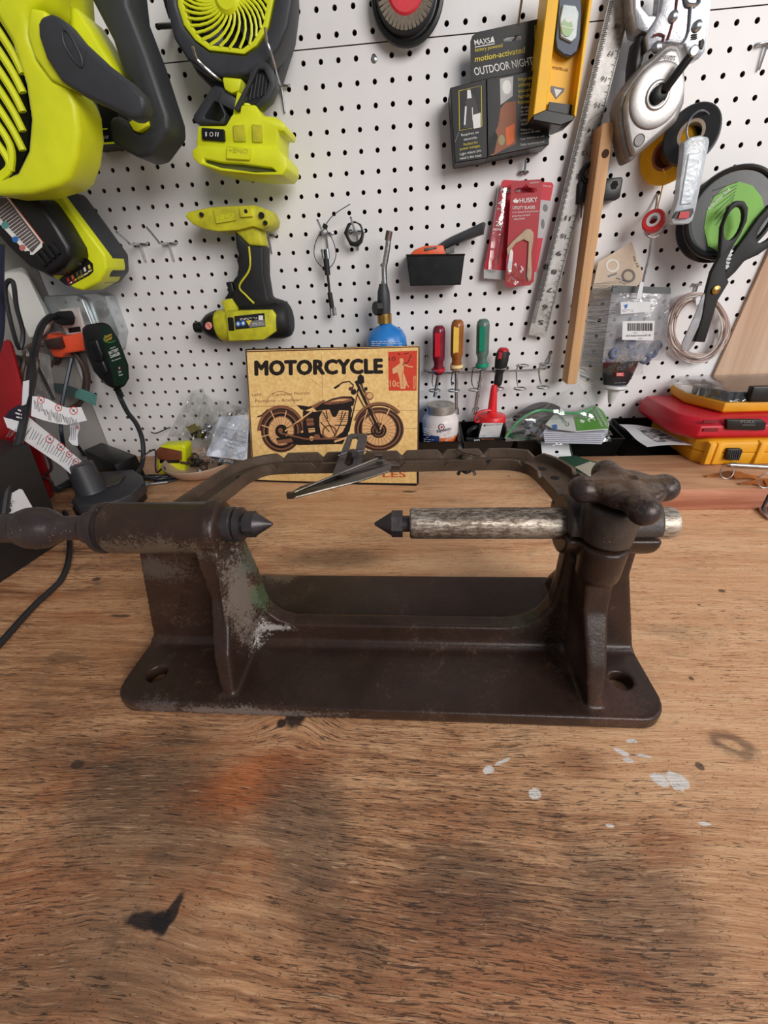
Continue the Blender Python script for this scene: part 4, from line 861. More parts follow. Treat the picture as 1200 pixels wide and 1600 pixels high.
# --- black clip rack behind the brush
T = thing('tool_clip', 'curved black plastic tool clip on the pegboard behind the wooden brush handle', 'clip', at(940, 290, y=-.01)); Y = -.028
MB().wp([(904, 286), (909, 279), (930, 276), (930, 316), (902, 318)], Y, .024).wp([(938, 279), (973, 276), (974, 281), (969, 309), (962, 313), (934, 315)], Y, .02).bevel(.002, 2).build('clip_body', black_pl, T)
MB().ring(at(921, 270, y=Y), (0, 1, 0), .010, .0032, 20, 8).build('clip_loop', black_pl, T)
MB().lathe(at(960, 289, y=Y-.0005), (0, 1, 0), [(0, .0058), (.001, .0058)], 6).build('screw_hole', mat('hole_dark', (22, 18, 16), .9), T)
for x in (909, 914): MB().cyl(at(x, 316, y=-.012), at(x-1, 341, y=-.012), .0012, n=8).build('clip_wire', steel_dk, T)
# --- blade packs
redcard = mat('red_card', (206, 30, 52), .5, 0, .08); redcard2 = mat('dark_red_card', (172, 36, 48), .5, 0, .08)
T = thing('drill_bit_pack', 'bright red blister pack behind the darker red utility blade card', 'pack', at(810, 370, y=-.01)); Y = -.020
MB().wp([(784, 284), (787, 281), (862, 285), (865, 289), (838, 425), (756, 421)], Y, .002).build('card', redcard, T)
MB().wp([(756, 421), (838, 425), (833, 440), (756, 435)], Y-.001, .004).build('grey_foot', mat('grey_card', (176, 176, 178), .5), T)
MB().wp([(779, 290), (795, 290), (776, 425), (762, 422)], Y-.008, .008).bevel(.003, 2).build('blister', clear, T)
pr = Print(at(810, 370, y=Y-.0002)); pr.text('Milwaukee', (782, 299), (812, 300), 6, white_ink, True, it=.3).line([(783, 302), (797, 300)], 1, white_ink).text('4', (778, 321), (785, 322), 9, white_ink, True).text('PC', (777, 328), (785, 329), 3.5, white_ink).text('2x', (774, 353), (787, 354), 8, white_ink, True).text('LIFE', (771, 360), (784, 361), 4, white_ink, True).line([(785, 364), (777, 414)], 1.6, dk)
pr.poly([(845, 312), (861, 314), (848, 372), (838, 372)], mat('ink_silver', (190, 190, 192), .5)).ell(852, 325, 4, 6, grey_ink).ell(848, 350, 3, 8, grey_ink).text('48-00-5035', (848, 291), (861, 293), 2.5, white_ink); pr.build('print', T)
T = thing('utility_blade_card', 'dark red utility blades card with a cut out bottle opener shape of blades', 'card', at(818, 370, y=-.02)); Y = -.034
MB().wp([(799, 287), (802, 283), (843, 280), (847, 283), (846, 300), (834, 440), (828, 446), (793, 449), (789, 443)], Y, .002, [[(804, 297), (808, 294), (816, 293), (822, 287), (827, 293), (838, 294), (839, 299), (836, 301), (824, 301), (808, 304), (804, 302)]]).build('card', redcard2, T)
pr = Print(at(818, 370, y=Y-.0002)); pr.text('HUSKY', (812, 317), (840, 315), 7, white_ink, True).poly([(801, 314), (807, 309), (806, 312), (811, 312), (809, 317), (804, 317)], white_ink).text('UTILITY BLADES', (801, 327), (836, 326), 4.6, white_ink, True).text('For General Cutting Purposes', (804, 333), (841, 331), 2.8, white_ink).text('Fits Most Standard', (803, 339), (828, 337), 2.8, white_ink).text('Utility Knives', (803, 344), (820, 342.5), 2.8, white_ink).ell(801.5, 332, .8, .8, white_ink, 8).ell(801, 338, .8, .8, white_ink, 8).text('MORE SIZE INFO', (828, 287), (843, 285.5), 2, white_ink)
pr.line([(794, 440), (799, 432), (806, 440)], .6, white_ink).poly([(793, 418), (797, 392), (800, 389), (802, 395), (799, 425), (795, 425)], white_ink); pr.build('print', T)
tp = mat('tan_cutout', (184, 160, 132), .5, 0, .15)
MB().wp([(793, 400), (792, 388), (800, 378), (813, 366), (822, 358), (829, 358), (834, 364), (833, 378), (830, 395), (831, 425), (830, 436), (826, 440), (823, 432), (825, 400), (826, 378), (818, 374), (806, 380), (797, 392)], Y-.003, .003).bevel(.0006, 1).build('window_edge', tp, T)
c0 = at(808, 430, y=Y-.006)
MB().sheet(lambda u, v: c0+V(((u-.5)*.038, -.006*math.sin(u*7+v*3)*math.sin(v*5)-.004, (v-.5)*.03+.010*(.5-u)*1.4)), 8, 8).build('clear_wrap', clear, T)
hook(819, 268, 822, 250, 'wire hook carrying the two red blade packs', False, .012)

# --- angle clamp pliers
T = thing('rivet_tool', 'bright silver metal rivet tool with black grip at the top right', 'tool', at(1060, 40, y=-.03)); Y = -.055
chrome = mat('bright_cast_metal', (206, 206, 210), .25, .85, .12, 60, .2)
MB().wp([(988, -50), (1003, -50), (1002, 8), (1015, 22), (1035, 24), (1042, -50), (1062, -50), (1055, 15), (1038, 62), (1012, 52), (995, 45), (990, 15)], Y, .03).bevel(.002, 2).build('side_frame', chrome, T)
MB().wp([(1042, -50), (1115, -50), (1110, 20), (1103, 78), (1092, 92), (1078, 96), (1070, 70), (1040, 66), (1012, 80), (1010, 55), (1032, 18)], Y-.006, .014).bevel(.0015, 2).build('cover_plate', chrome, T)
MB().wp([(999, 55), (1010, 52), (1006, 90), (998, 115), (991, 118), (992, 96)], Y+.004, .03).bevel(.002, 2).build('grip', black_pl, T)
for x, y in ((1052, 26), (1089, 41), (1026, 74)): MB().lathe(at(x, y, y=Y-.0065), (0, -1, 0), [(0, .006), (.002, .0056), (.004, .003), (.0042, 0)], 16).build('rivet', steel, T)
MB().tube([at(1062, -30, y=Y-.008), at(1056, 20, y=Y-.008), at(1044, 62, y=Y-.008)], .0012, 6).tube([at(1020, 56, y=Y-.008), at(1030, 53, y=Y-.008), at(1038, 56, y=Y-.008), at(1036, 66, y=Y-.008)], .0012, 6).build('spring_wire', mat('copper_tone', (150, 92, 92), .35, .8), T)
MB().tube([at(x, y, y=Y-.008) for x, y in ((1069, -30), (1072, 2), (1080, 8), (1093, 3), (1097, -30))], .002, 6, k=4).tube([at(x, y, y=Y-.008) for x, y in ((1080, 10), (1076, 50), (1066, 68))], .0016, 6, k=4).build('wire_bow', steel, T)
b = MB()
for k in range(3): b.wp([(1081, 53+k*3.2), (1090, 52+k*3.2), (1090, 54+k*3.2), (1081, 55+k*3.2)], Y-.008, .003)
b.wp([(1095, 62), (1099, 60), (1101, 66), (1098, 76), (1094, 74)], Y-.008, .003); b.build('vent_slots', dk, T, kind='stuff')
# --- chalk reel
T = thing('chalk_reel', 'grey teardrop metal chalk line reel with black folding crank at upper right', 'chalk reel', at(1025, 150, y=-.03)); Y = -.085
zinc = mat('cast_zinc', (176, 172, 170), .38, .55, .12, 40, .15, 300); zinc2 = mat('worn_rim_zinc', (140, 134, 130), .45, .5, .3, 60, .2)
rl = [(1042, 68), (1050, 65), (1062, 66), (1067, 80), (1070, 100), (1072, 130), (1070, 160), (1058, 190), (1030, 215), (1000, 240), (985, 254), (980, 250), (974, 232), (967, 195), (966, 165), (972, 145), (985, 125), (1005, 100), (1020, 88)]
MB().wp(rl, Y+.008, .032).bevel(.004, 3).build('rim_shell', zinc2, T)
cx_, cy_ = 1027, 150
MB().wp([(1025+(x-1025)*.87+3, 150+(y-150)*.9) for x, y in rl], Y, .03).bevel(.004, 3).build('case_shell', zinc, T)
rc = at(1026, 150, y=Y-.001)
MB().lathe(rc, (0, -1, 0), [(0, .0325), (.002, .0315), (.003, .029), (.0025, .020), (.0025, .015), (.0045, .0132), (.0045, .0112), (.003, .0105), (.003, 0)], 40).build('round_cover', zinc, T)
MB().lathe(rc, (0, -1, 0), [(.002, .0098), (.011, .0090), (.012, .0075), (.012, 0)], 24).build('crank_hub', black_pl, T)
MB().tube([rc+V((.004, -.012, .002)), at(1045, 132, y=Y-.016), at(1084, 80, y=Y-.022)], .0050, 12).build('crank_arm', black_pl, T)
MB().lathe(at(1084.5, 79.5, y=Y-.026), (0, -1, 0), [(-.003, .0054), (0, .0054), (.001, .004), (.001, .0)], 18).build('crank_rivet', steel, T)
MB().lathe(at(999, 219, y=Y-.0008), (0, -1, 0), [(0, .0068), (.001, .0064), (-.0005, .0056), (-.0005, 0)], 24).build('filler_dimple', mat('dimple_grey', (120, 116, 114), .5, .4), T)
pr = Print(at(1044, 92, y=Y-.0005)); pr.line([(1029, 85), (1058, 88), (1057, 98), (1028, 95)], .7, grey_ink, True).text('DEWALT', (1055, 88), (1031, 86), 6, grey_ink, True, up=(0, 1)); pr.build('embossing', T)
# --- tape rolls, blade dispenser
def roll(name, label, c, n_, R1, R0, wd, mt, cat='tape', core=None):
    T = thing(name, label, cat, c); n_ = V(n_).normalized()
    MB().lathe(V(c)-n_*wd/2, n_, [(0, R0), (0, R1-.0015), (.0015, R1), (wd-.0015, R1), (wd, R1-.0015), (wd, R0), (0, R0)], 40).build('tape_wound', mt, T)
    MB().lathe(V(c)-n_*(wd/2+.0004), n_, [(0, R0-.003), (0, R0+.0006), (wd+.0008, R0+.0006), (wd+.0008, R0-.003), (0, R0-.003)], 32).build('core', core or mat('cardboard_core', (150, 96, 70), .7), T); return T
T = roll('yellow_tape_roll', 'yellow electrical tape roll hanging behind the black tape roll', at(1045, 240, y=-.03), (-.9, -.8, -.3), .036, .018, .018, yellow_pl)
MB().tube([at(x, y, y=-.045) for x, y in ((1036, 264), (1040, 275), (1035, 292), (1031, 310), (1028, 322), (1029, 335))], .0016, 6, k=4, flat=.4).build('loose_strand', yellow_pl, T)
T = roll('black_tape_roll', 'black electrical tape roll hanging on a hook right of the chalk reel', at(1080, 212, y=-.062), (-.5, -.85, .1), .0325, .0150, .017, mat('black_vinyl', (44, 44, 46), .4, 0, .1), core=mat('grey_core', (178, 160, 140), .5))
hook(1095, 205, 1109, 166, 'wire hook carrying the black tape roll', False)
MB().ring(at(1092, 199, y=-.078), (.2, -1, .1), .017, .0011, 28, 6).build('split_ring', steel, label='thin steel split ring hanging on the tape roll hook', cat='ring')
T = thing('blade_dispenser', 'translucent plastic blade dispenser with red end below the black tape roll', 'dispenser', at(1082, 280, y=-.08)); Y = -.085
frost = glassy('frosted_plastic', (.92, .95, .98), .35, .25, .55, (.72, .78, .84))
MB().wp([(1069, 222), (1080, 214), (1094, 211), (1108, 214), (1109, 222), (1106, 238), (1088, 325), (1083, 344), (1076, 350), (1052, 350), (1049, 344), (1060, 310), (1068, 240)], Y, .014).bevel(.002, 2).build('case', frost, T)
MB().wp([(1076, 240), (1096, 238), (1081, 318), (1063, 320)], Y-.002, .004).bevel(.001, 1).build('front_rib', frost, T)
MB().wp([(1058, 330), (1083, 325), (1084, 332), (1079, 340), (1052, 340)], Y-.003, .006).build('end_stop', black_pl, T)
MB().wp([(1063, 331), (1078, 330), (1076, 341), (1060, 341)], Y-.005, .006).build('red_slide', red_pl, T)
# --- red plumbing tape roll with its hook
T = roll('red_tape_spool', 'small red plastic spool of white thread tape hanging above the gasket card', at(1021, 346, y=-.05), (-.5, -.8, .3), .0150, .0085, .012, mat('red_spool', (222, 52, 56), .4), 'spool', mat('white_tape', (222, 218, 220), .6))
b0 = at(1026, 305, y=-.008)
T = thing('pegboard_hook', 'long thin steel hook running from the red spool down to the clear bag', 'hook', b0)
MB().tube([at(1027, 303, y=-.006), at(1023, 330, y=-.02), at(1008, 352, y=-.04), at(1008, 364, y=-.055), at(1018, 371, y=-.06), at(1032, 366, y=-.06), at(1040, 352, y=-.055)], .0016, 8, k=5).tube([at(1018, 371, y=-.06), at(1014, 400, y=-.06), at(1008, 425, y=-.062), at(1002, 452, y=-.064)], .0018, 8, k=4).build('wire', steel, T)
MB().wp([(1001, 440), (1006, 441), (1002, 467), (994, 467)], -.066, .002).build('white_tag', paper, T)
# --- gasket card
T = thing('gasket_card', 'beige card with pictures of ring gaskets, tilted behind the clear bag', 'card', at(960, 425, y=-.02)); Y = -.030
MB().wp([(935, 409), (987, 378), (1006, 432), (985, 462), (930, 470), (925, 455)], Y, .0012).build('card', mat('beige_card', (206, 188, 168), .7, 0, .08), T)
pr = Print(at(960, 425, y=Y-.0001)); pr.arc(982, 431, 9, 9, 0, 360, 3.6, mat('ink_taupe2', (120, 108, 102), .6)).arc(957, 415, 9, 9, 0, 360, 3, mat('ink_pale', (226, 222, 214), .5)).line([(950, 432), (964, 427)], 3, grey_ink).text('size 5/8', (989, 401), (995, 418), 4, dk, up=(.95, -.3)).scribble(962, 432, 978, 440, 2, dk, 6, .8).scribble(942, 412, 950, 430, 1, dk, 14, .8); pr.build('print', T)
# --- clear bag with grommets
T = thing('grommet_bag', 'clear zip bag holding blue grey rubber grommets with barcode label', 'bag', at(995, 500, y=-.04)); Y = -.050
q = [(957, 447), (1048, 450), (1040, 563), (941, 566)]
bag = glassy('poly_bag', (.94, .95, .96), .3, .15, .22, (.75, .76, .8))
def bilin(u, v): return ((q[0][0]*(1-u)+q[1][0]*u)*(1-v)+(q[3][0]*(1-u)+q[2][0]*u)*v, (q[0][1]*(1-u)+q[1][1]*u)*(1-v)+(q[3][1]*(1-u)+q[2][1]*u)*v)
MB().sheet(lambda u, v: at(*bilin(u, v), y=Y-.012*math.sin(math.pi*u)*v*(1.1-v*.6)-.0012*math.sin(u*23+v*9)), 16, 18).build('front_film', bag, T)
MB().sheet(lambda u, v: at(*bilin(u, v), y=Y+.006+.006*math.sin(math.pi*u)*v), 10, 10).build('back_film', bag, T)
MB().wp([(958, 446), (1048, 449), (1048, 459), (957, 457)], Y-.002, .005).build('zip_strip', mat('smoke_plastic', (92, 98, 100), .4), T)
gm = mat('grommet_rubber', (98, 106, 132), .5, 0, .15)
for i, (x, y) in enumerate(((960, 552), (975, 545), (990, 553), (1004, 545), (1018, 551), (966, 536), (985, 538), (1025, 541), (1008, 560), (952, 558))):
    MB().ring(at(x, y, y=Y-.001+.004*(i % 2)), (random.uniform(-.3, .3), -1, random.uniform(-.3, .3)), .0058, .0042, 18, 10).build('grommet', gm, T)
MB().wp([(970, 472), (1016, 471), (1015, 487), (970, 491)], Y-.010, .0004).wp([(973, 502), (1023, 501), (1021, 532), (972, 531)], Y-.0155, .0004).build('sticker', paper, T)
pr = Print(at(1000, 515, y=Y-.0157)); x = 981.0
while x < 1018: w_ = random.choice((.6, 1, 1.6)); pr.rect(x, 505, x+w_, 517, black_ink); x += w_+random.choice((.8, 1.2))
pr.scribble(990, 519, 1006, 521, 1, dk, 0, .7).text('AS121 Rubber Grommet KIT 100', (978, 526), (1017, 525), 2.6, black_ink, True).scribble(992, 528, 1004, 530, 1, dk, 0, .6).build('barcode', T)
pr = Print(at(1000, 480, y=Y-.0102)); pr.poly([(974, 477), (981, 475), (980, 480), (977, 483), (976, 478)], blue_ink)
pr.text('KORDP AUTO', (1036, 506), (1037, 460), 5, grey_ink, True, up=(1, 0)).scribble(966, 463, 1022, 468, 1, grey_ink, 0, 1.2).scribble(972, 483, 990, 488, 2, grey_ink, 0, .6); pr.build('bag_print', T)
# --- black tube with white cap under the bag
T = thing('sealant_tube', 'black squeeze tube with white nozzle hanging upside down below the clear bag', 'tube', at(970, 590, y=-.03))
c0 = at(969, 570, y=-.035); c1 = at(961, 601, y=-.035); ax_ = (c1-c0)
b = MB(); L_ = ax_.length
b.lathe(c0-ax_*.25, ax_, [(0, .030), (L_*.25, .0295), (L_*.75, .0265), (L_*1.2, .022), (L_*1.25, .02), (L_*1.25, 0)], 28); b.xf(Matrix.Translation(c0) @ Matrix.Diagonal((1, .45, 1, 1)) @ Matrix.Translation(-c0)); b.build('tube_body', mat('tube_black', (38, 36, 40), .35), T)
b = MB().lathe(c0+ax_*1.0, ax_, [(0, .020), (.004, .0215), (.007, .019), (.010, .010), (.026, .0062), (.034, .0035), (.036, 0)], 24); b.build('nozzle', mat('white_nozzle', (214, 212, 214), .4), T)
pr = Print(at(969, 585, y=-.0525)); pr.rect(963, 582, 975, 588, red_ink).text('CRC', (964, 587), (974, 586.7), 3.6, white_ink, True).scribble(964, 573, 977, 579, 2, grey_ink, 0, .7).scribble(960, 597, 978, 600, 1, grey_ink, -1, 1).line([(962, 566), (968, 564), (974, 567), (981, 563)], 1.6, grey_ink).build('print', T)
MB().sheet(lambda u, v: at(943+62*u, 560+22*v+4*math.sin(u*9), y=-.058-.004*math.sin(u*17+v*5)), 14, 5).build('crumpled_film', clear, T)
# --- line spool
T = thing('trimmer_line_spool', 'black spool of trimmer line with green paper label at the right edge', 'spool', at(1138, 340, y=-.04)); c_ = at(1141, 334, y=-.068); nn = V((-.20, -1, .12)).normalized()
MB().lathe(c_+V((0, .0, 0)), -nn, [(-.003, 0), (-.003, .054), (0, .0575), (.003, .0575), (.005, .050), (.026, .048), (.030, .0575), (.034, .0575), (.034, 0)], 48).build('spool_body', mat('spool_black', (20, 20, 22), .3), T)
MB().ring(c_+nn*.003, nn, .0535, .0035, 48, 8).build('spool_rim', mat('spool_black', (20, 20, 22), .3), T)
MB().lathe(c_+nn*.0025, nn, [(0, 0), (0, .049), (.001, .049), (.001, 0)], 40).build('inner_face', mat('spool_face', (52, 56, 56), .3), T)
MB().prism([at(a, b_, P=c_+nn*.0038, n=nn) for a, b_ in ((1100, 356), (1104, 330), (1116, 308), (1136, 290), (1156, 284), (1176, 290), (1190, 308), (1196, 330), (1186, 356), (1160, 378), (1124, 394), (1106, 384))], nn*.0003).build('paper_label', mat('lime_paper', (124, 186, 70), .5, 0, .1, 20), T)
pr = Print(c_+nn*.0042, nn)
for k in range(7): pr.line([(1118-k*2.0+k*1.2, 352-k*9), (1146+k*1.2, 314-k*5)], .8, black_ink)
pr.text('trimmer line', (1108, 328), (1142, 296), 5, white_ink, True); pr.build('label_print', T)
# --- scissors
T = thing('scissors', 'large black handled scissors hanging open in front of the line spool', 'scissors', at(1120, 440, y=-.08)); Y = -.096
def rg(cx, cy, rx, ry, rot, n=18): 
    c_, s_ = math.cos(R_(rot)), math.sin(R_(rot)); return [(cx+rx*math.cos(2*math.pi*i/n)*c_-ry*math.sin(2*math.pi*i/n)*s_, cy+rx*math.cos(2*math.pi*i/n)*s_+ry*math.sin(2*math.pi*i/n)*c_) for i in range(n)]
MB().wp([(1125, 400), (1128, 355), (1140, 322), (1152, 313), (1164, 314), (1170, 324), (1168, 345), (1158, 366), (1146, 385), (1136, 405), (1134, 432), (1140, 440), (1122, 470), (1102, 535), (1086, 534), (1098, 495), (1104, 455), (1112, 425)], Y, .008, [rg(1147, 349, 13, 28, 20)]).bevel(.002, 2).build('handle', rubber, T)
MB().wp([(1134, 425), (1143, 400), (1165, 370), (1186, 340), (1206, 318), (1232, 312), (1240, 330), (1222, 372), (1186, 398), (1164, 408), (1150, 425), (1134, 440), (1120, 448)], Y+.009, .008, [rg(1206, 352, 12, 34, 38)]).bevel(.002, 2).build('handle', rubber, T)
MB().wp([(1098, 462), (1102, 458), (1104, 470), (1092, 510), (1073, 549), (1065, 546), (1066, 536), (1085, 495)], Y+.002, .0025).wp([(1122, 448), (1128, 447), (1118, 474), (1112, 472)], Y+.006, .0025).bevel(.0004, 1).build('blade', chrome, T)
MB().wp([(1101, 500), (1107, 488), (1104, 505), (1085, 537), (1076, 549), (1073, 546)], Y+.006, .0025).build('blade', steel, T)
MB().lathe(at(1118, 453, y=Y-.0005), (0, -1, 0), [(0, .0062), (.002, .0058), (.0035, .003), (.0035, 0)], 18).build('pivot_screw', brass, T)
b = MB()
for k in range(5): b.wp([(1131+k*1.6, 418-k*6), (1135+k*1.6, 412-k*6), (1140+k*1.6, 416-k*6), (1135+k*1.6, 421-k*6)], Y+.003, .006)
b.build('nutcracker_teeth', steel, T, kind='stuff')
hook(1142, 335, 1152, 318, 'hook inside the scissors handle carrying spool and scissors', False)
# --- coil of wire
T = thing('wire_coil', 'loose coil of white and pink wire hanging at the lower right of the pegboard', 'wire', at(1090, 510, y=-.02)); random.seed(5)
wm = [mat('wire_white', (224, 216, 208), .45), mat('wire_pink', (176, 150, 142), .45), mat('wire_rose', (198, 176, 166), .45)]
for k in range(14):
    ox, oy = random.uniform(-4, 4), random.uniform(-4, 5); a_, b_ = 42+random.uniform(-4, 5), 48+random.uniform(-5, 5); yy = -.012-.0011*k
    path = [at(1091+ox+a_*math.cos(2*math.pi*i/26+k), 511+oy+b_*math.sin(2*math.pi*i/26+k), y=yy-.002*math.sin(i)) for i in range(26)]
    MB().tube(path, .0011, 6, True, 2).build('wire_turn', wm[k % 3], T)
MB().tube([at(x, y, y=-.03) for x, y in ((1046, 520), (1052, 540), (1070, 553), (1090, 560))], .0010, 6, k=4).build('wire_end', wm[1], T)
MB().wp([(1087, 466), (1094, 462), (1096, 474), (1088, 477)], -.033, .004).build('wire_tie', paper, T)
hook(1091, 444, 1086, 458, 'small hook carrying the wire coil behind the scissors', False, .01)
# --- screwdriver rack
T = thing('screwdriver_rack', 'zinc wire rack with ring holders mounted low on the pegboard', 'rack', at(760, 580, y=-.02)); Y = -.030
MB().tube([at(666, 557, y=-.004), at(667, 575, y=-.02), at(668, 581, y=Y), at(690, 583, y=Y), at(750, 581, y=Y), at(810, 579, y=Y), at(845, 577, y=Y), at(855, 572, y=-.02), at(860, 550, y=-.004)], .0020, 8, k=4).build('rail', steel, T)
for x, ty, by in ((682, 578, 610), (713, 577, 610), (745, 576, 609), (782, 575, 607), (816, 571, 607), (852, 569, 605)):
    c1_ = at(x, ty, y=-.045); c2_ = at(x-4 if x > 700 else x-3, by, y=-.045)
    b = MB().ring(c1_, (0, 0, 1), .0105, .0013, 22, 6).ring(c2_, (0, 0, 1), .0105, .0013, 22, 6)
    b.tube([c1_+V((-.004, .010, 0)), c1_+V((-.006, .014, -.012)), c2_+V((-.004, .012, .012)), c2_+V((0, .010, 0))], .0013, 6, k=4); b.build('ring_holder', steel, T)
def driver(px, top, bot, tip, c1, c2, clearc, name, label, blend, socket=True):
    a, bb, cc = at(px, top, y=-.047), at(px-(2 if px > 700 else 1), bot, y=-.045), at(*tip, y=-.040); T = thing(name, label, 'screwdriver', cc, None)
    ax_ = bb-a; L_ = ax_.length; r = .0118; shell = mat(name+'_handle', clearc, .18, 0, .25, 30, 0)
    MB().lathe(a, ax_, [(0, 0), (.0005, r*.55), (.004, r*.88), (.010, r), (L_*.66, r), (L_*.74, r*.78), (L_*.80, r*.74), (L_*.88, r*.95), (L_*.95, r*.9), (L_, r*.6), (L_, 0)], 20, sq=lambda q: 1-.06*abs(math.sin(3*q))).build('handle', shell, T)
    u = ax_.normalized(); b = MB()
    for s_ in (-.12,): b.hull([a+u*t_*1.0+V((x_, -r*1.02, 0)) for t_ in (.012, L_*.60) for x_ in (-.0062+s_*.01, .0030+s_*.01)] + [a+u*t_+V((x_, -r*.6, 0)) for t_ in (.009, L_*.66) for x_ in (-.0062, .003)])
    b.build('coloured_flute', mat(name+'_stripe', c1, .3, 0, .1), T)
    MB().lathe(a+u*(L_*.86), u, [(0, .0035), (0, r*.98), (.005, r*1.0), (.009, r*.62)], 16).build('collar', mat(name+'_collar', c2, .35, 0, .1), T)
    MB().cyl(bb, cc, .0032, n=14).build('shank', steel, T)
    if socket: MB().lathe(cc+(bb-cc).normalized()*.012, -(bb-cc), [(0, .003), (.002, .0052), (.013, .0054), (.013, .0038)], 16).build('socket', steel, T)
driver(686, 508, 585, (679, 620), (200, 24, 44), (190, 20, 40), (116, 30, 48), 'red_driver', 'nut driver with clear dark red handle, leftmost in the wire rack', 0, False)
driver(715, 499, 580, (713, 646), (238, 200, 90), (244, 220, 160), (150, 88, 40), 'amber_driver', 'nut driver with amber and yellow handle, second in the wire rack', 0)
driver(755, 498, 578, (741, 646), (0, 130, 100), (0, 150, 116), (92, 116, 108), 'green_driver', 'nut driver with clear green handle, third in the wire rack', 0)
T = thing('stubby_screwdriver', 'short screwdriver with black and red grip, fourth in the wire rack', 'screwdriver', at(782, 580, y=-.045)); a = at(787, 544, y=-.047); c_ = at(777, 603, y=-.045); u = (c_-a); L_ = u.length
MB().lathe(a, u, [(.002, .0085), (.008, .0112), (L_*.30, .0118), (L_*.52, .0105), (L_*.60, .0075), (L_*.66, .0066), (L_*.82, .0076), (L_*.95, .0070), (L_, .005), (L_, 0)], 24).build('grip', rubber, T)
MB().lathe(a, u, [(-.0005, 0), (-.0005, .006), (.002, .0092), (.004, .0096)], 24).build('end_cap', red_pl, T)
MB().hull([a+u.normalized()*t_+V((x_, -.0122, 0)) for t_ in (.006, .016) for x_ in (-.008, -.003)] + [a+u.normalized()*t_+V((x_, -.006, 0)) for t_ in (.004, .018) for x_ in (-.0095, -.002)]).build('red_inlay', red_pl, T)
MB().cyl(c_, at(776, 612, y=-.044), .003).build('shank', steel, T)
# ---------------------------------------------------------------- things on the bench
# --- motorcycle sign leaning against the torch
bl, br = at(396, 752, z=.0012), at(654, 758, z=.0012); uu = (br-bl); uu.z = 0; wv = V((0, math.sin(R_(15)), math.cos(R_(15)))); sn = uu.cross(wv).normalized()
if sn.y > 0: sn = -sn
SP = lambda a, b_: at(a, b_, P=bl, n=sn)
T = thing('motorcycle_sign', 'tan tin sign lettered MOTORCYCLE with an old motorcycle, leaning behind the stand', 'sign', (bl+br)/2)
MB().prism([SP(383, 547), SP(385, 545), SP(653, 540), SP(656, 542), SP(654, 756), SP(651, 758.5), SP(398, 752), SP(396, 750)], -sn*.003).build('sign_plate', mat('sign_black_edge', (40, 26, 20), .5), T)
t = NT('aged_sign_paper'); n1 = t.noise(9, 6, .65, .4); n2 = t.noise(160, 3)
cc = t.mix(t.math('MULTIPLY', t.sstep(n1, .5, .7), .5), t.ramp(n2, [(.3, srgb(234, 188, 114)), (.7, srgb(252, 218, 150))]), srgb(206, 150, 76)); t.out(cc, .38); M_sp = t.m
pr = Print(bl, sn, .0004); pr.tf = lambda a, b_: (370+a/3.871, 530+b_/3.871)
ik = lambda n, c: mat('sign_'+n, c, .4, 0, .12, 300, 0)
bk, br_, md, lt, rd, cr = ik('black', (30, 20, 16)), ik('brown', (92, 56, 40)), ik('mid_brown', (140, 92, 64)), ik('pale', (232, 180, 124)), ik('red', (214, 66, 40)), ik('cream', (240, 212, 150))
pr.poly([(55, 74), (62, 68), (1100, 40), (1104, 46), (1094, 876), (1086, 882), (104, 858), (98, 850)], M_sp)
pr.line([(58, 76), (1100, 46), (1092, 878), (103, 856)], 9, br_, True).line([(640, 874), (860, 878), (1088, 880)], 16, bk).line([(1092, 700), (1094, 870)], 12, bk).line([(104, 852), (300, 862), (440, 868)], 8, bk)
for q in ([(510, 90), (520, 360)], [(82, 408), (400, 402)], [(1010, 540), (1092, 540)], [(700, 432), (1092, 430)], [(540, 640), (540, 850)], [(440, 235), (510, 290)]): pr.line(q, 2, md)
for dx, dy in ((0, 0), (-4, 0), (4, 0), (0, -4), (0, 4), (-7, 0), (7, 0), (0, 6), (0, -6), (-5, -4), (5, 4), (5, -4), (-5, 4)): pr.text('MOTORCYCLE', (113+dx, 216+dy), (879+dx, 203+dy), 82, bk, sp=1.04)
pr.poly([(914, 76), (1092, 68), (1088, 312), (918, 312)], rd).line([(914, 76), (1092, 68), (1088, 312), (918, 312)], 4, lt, True)
pr.text('10c', (926, 288), (984, 286), 38, lt, True).text('POSTES', (1084, 298), (1084, 222), 16, lt, True).text('10', (920, 132), (960, 130), 24, bk)
pr.poly([(982, 150), (1002, 130), (1010, 160), (1008, 200), (1030, 262), (1018, 300), (990, 300), (984, 240), (972, 200), (944, 210), (940, 180)], lt).line([(1005, 150), (1040, 165), (1065, 168)], 7, lt).ell(996, 128, 12, 14, lt).line([(1010, 240), (1040, 290)], 6, lt).line([(1000, 190), (1004, 290)], 3, rd)
pr.line([(1000, 155), (1035, 140), (1056, 92)], 5, bk).line([(975, 85), (990, 95)], 5, bk).line([(1012, 90), (1042, 84)], 4, bk)
pr.arc(264, 392, 84, 76, 180, 360, 3, md).line([(180, 404), (348, 404)], 2, md).text('tale', (90, 345), (150, 340), 16, md).text('Cartolina Postale', (215, 345), (440, 332), 18, md).text('- Postkarte -- Briefkaart', (92, 384), (398, 374), 18, md)
def wheel(cx, cy, R1, R2, r1, r2):
    pr.ell(cx, cy, R1, R2, br_, 40).ell(cx, cy, R1*.93, R2*.93, bk, 40).arc(cx, cy, R1*.85, R2*.85, 0, 360, 10, md, 40).ell(cx, cy, r1, r2, lt, 36).arc(cx, cy, r1, r2, 0, 360, 6, md, 36)
    for i in range(24):
        a = 2*math.pi*i/24; pr.line([(cx+8*math.cos(a+.6), cy+8*math.sin(a+.6)), (cx+r1*math.cos(a), cy+r2*math.sin(a))], 2, br_)
wheel(268, 555, 122, 130, 78, 88); wheel(860, 545, 150, 134, 104, 100)
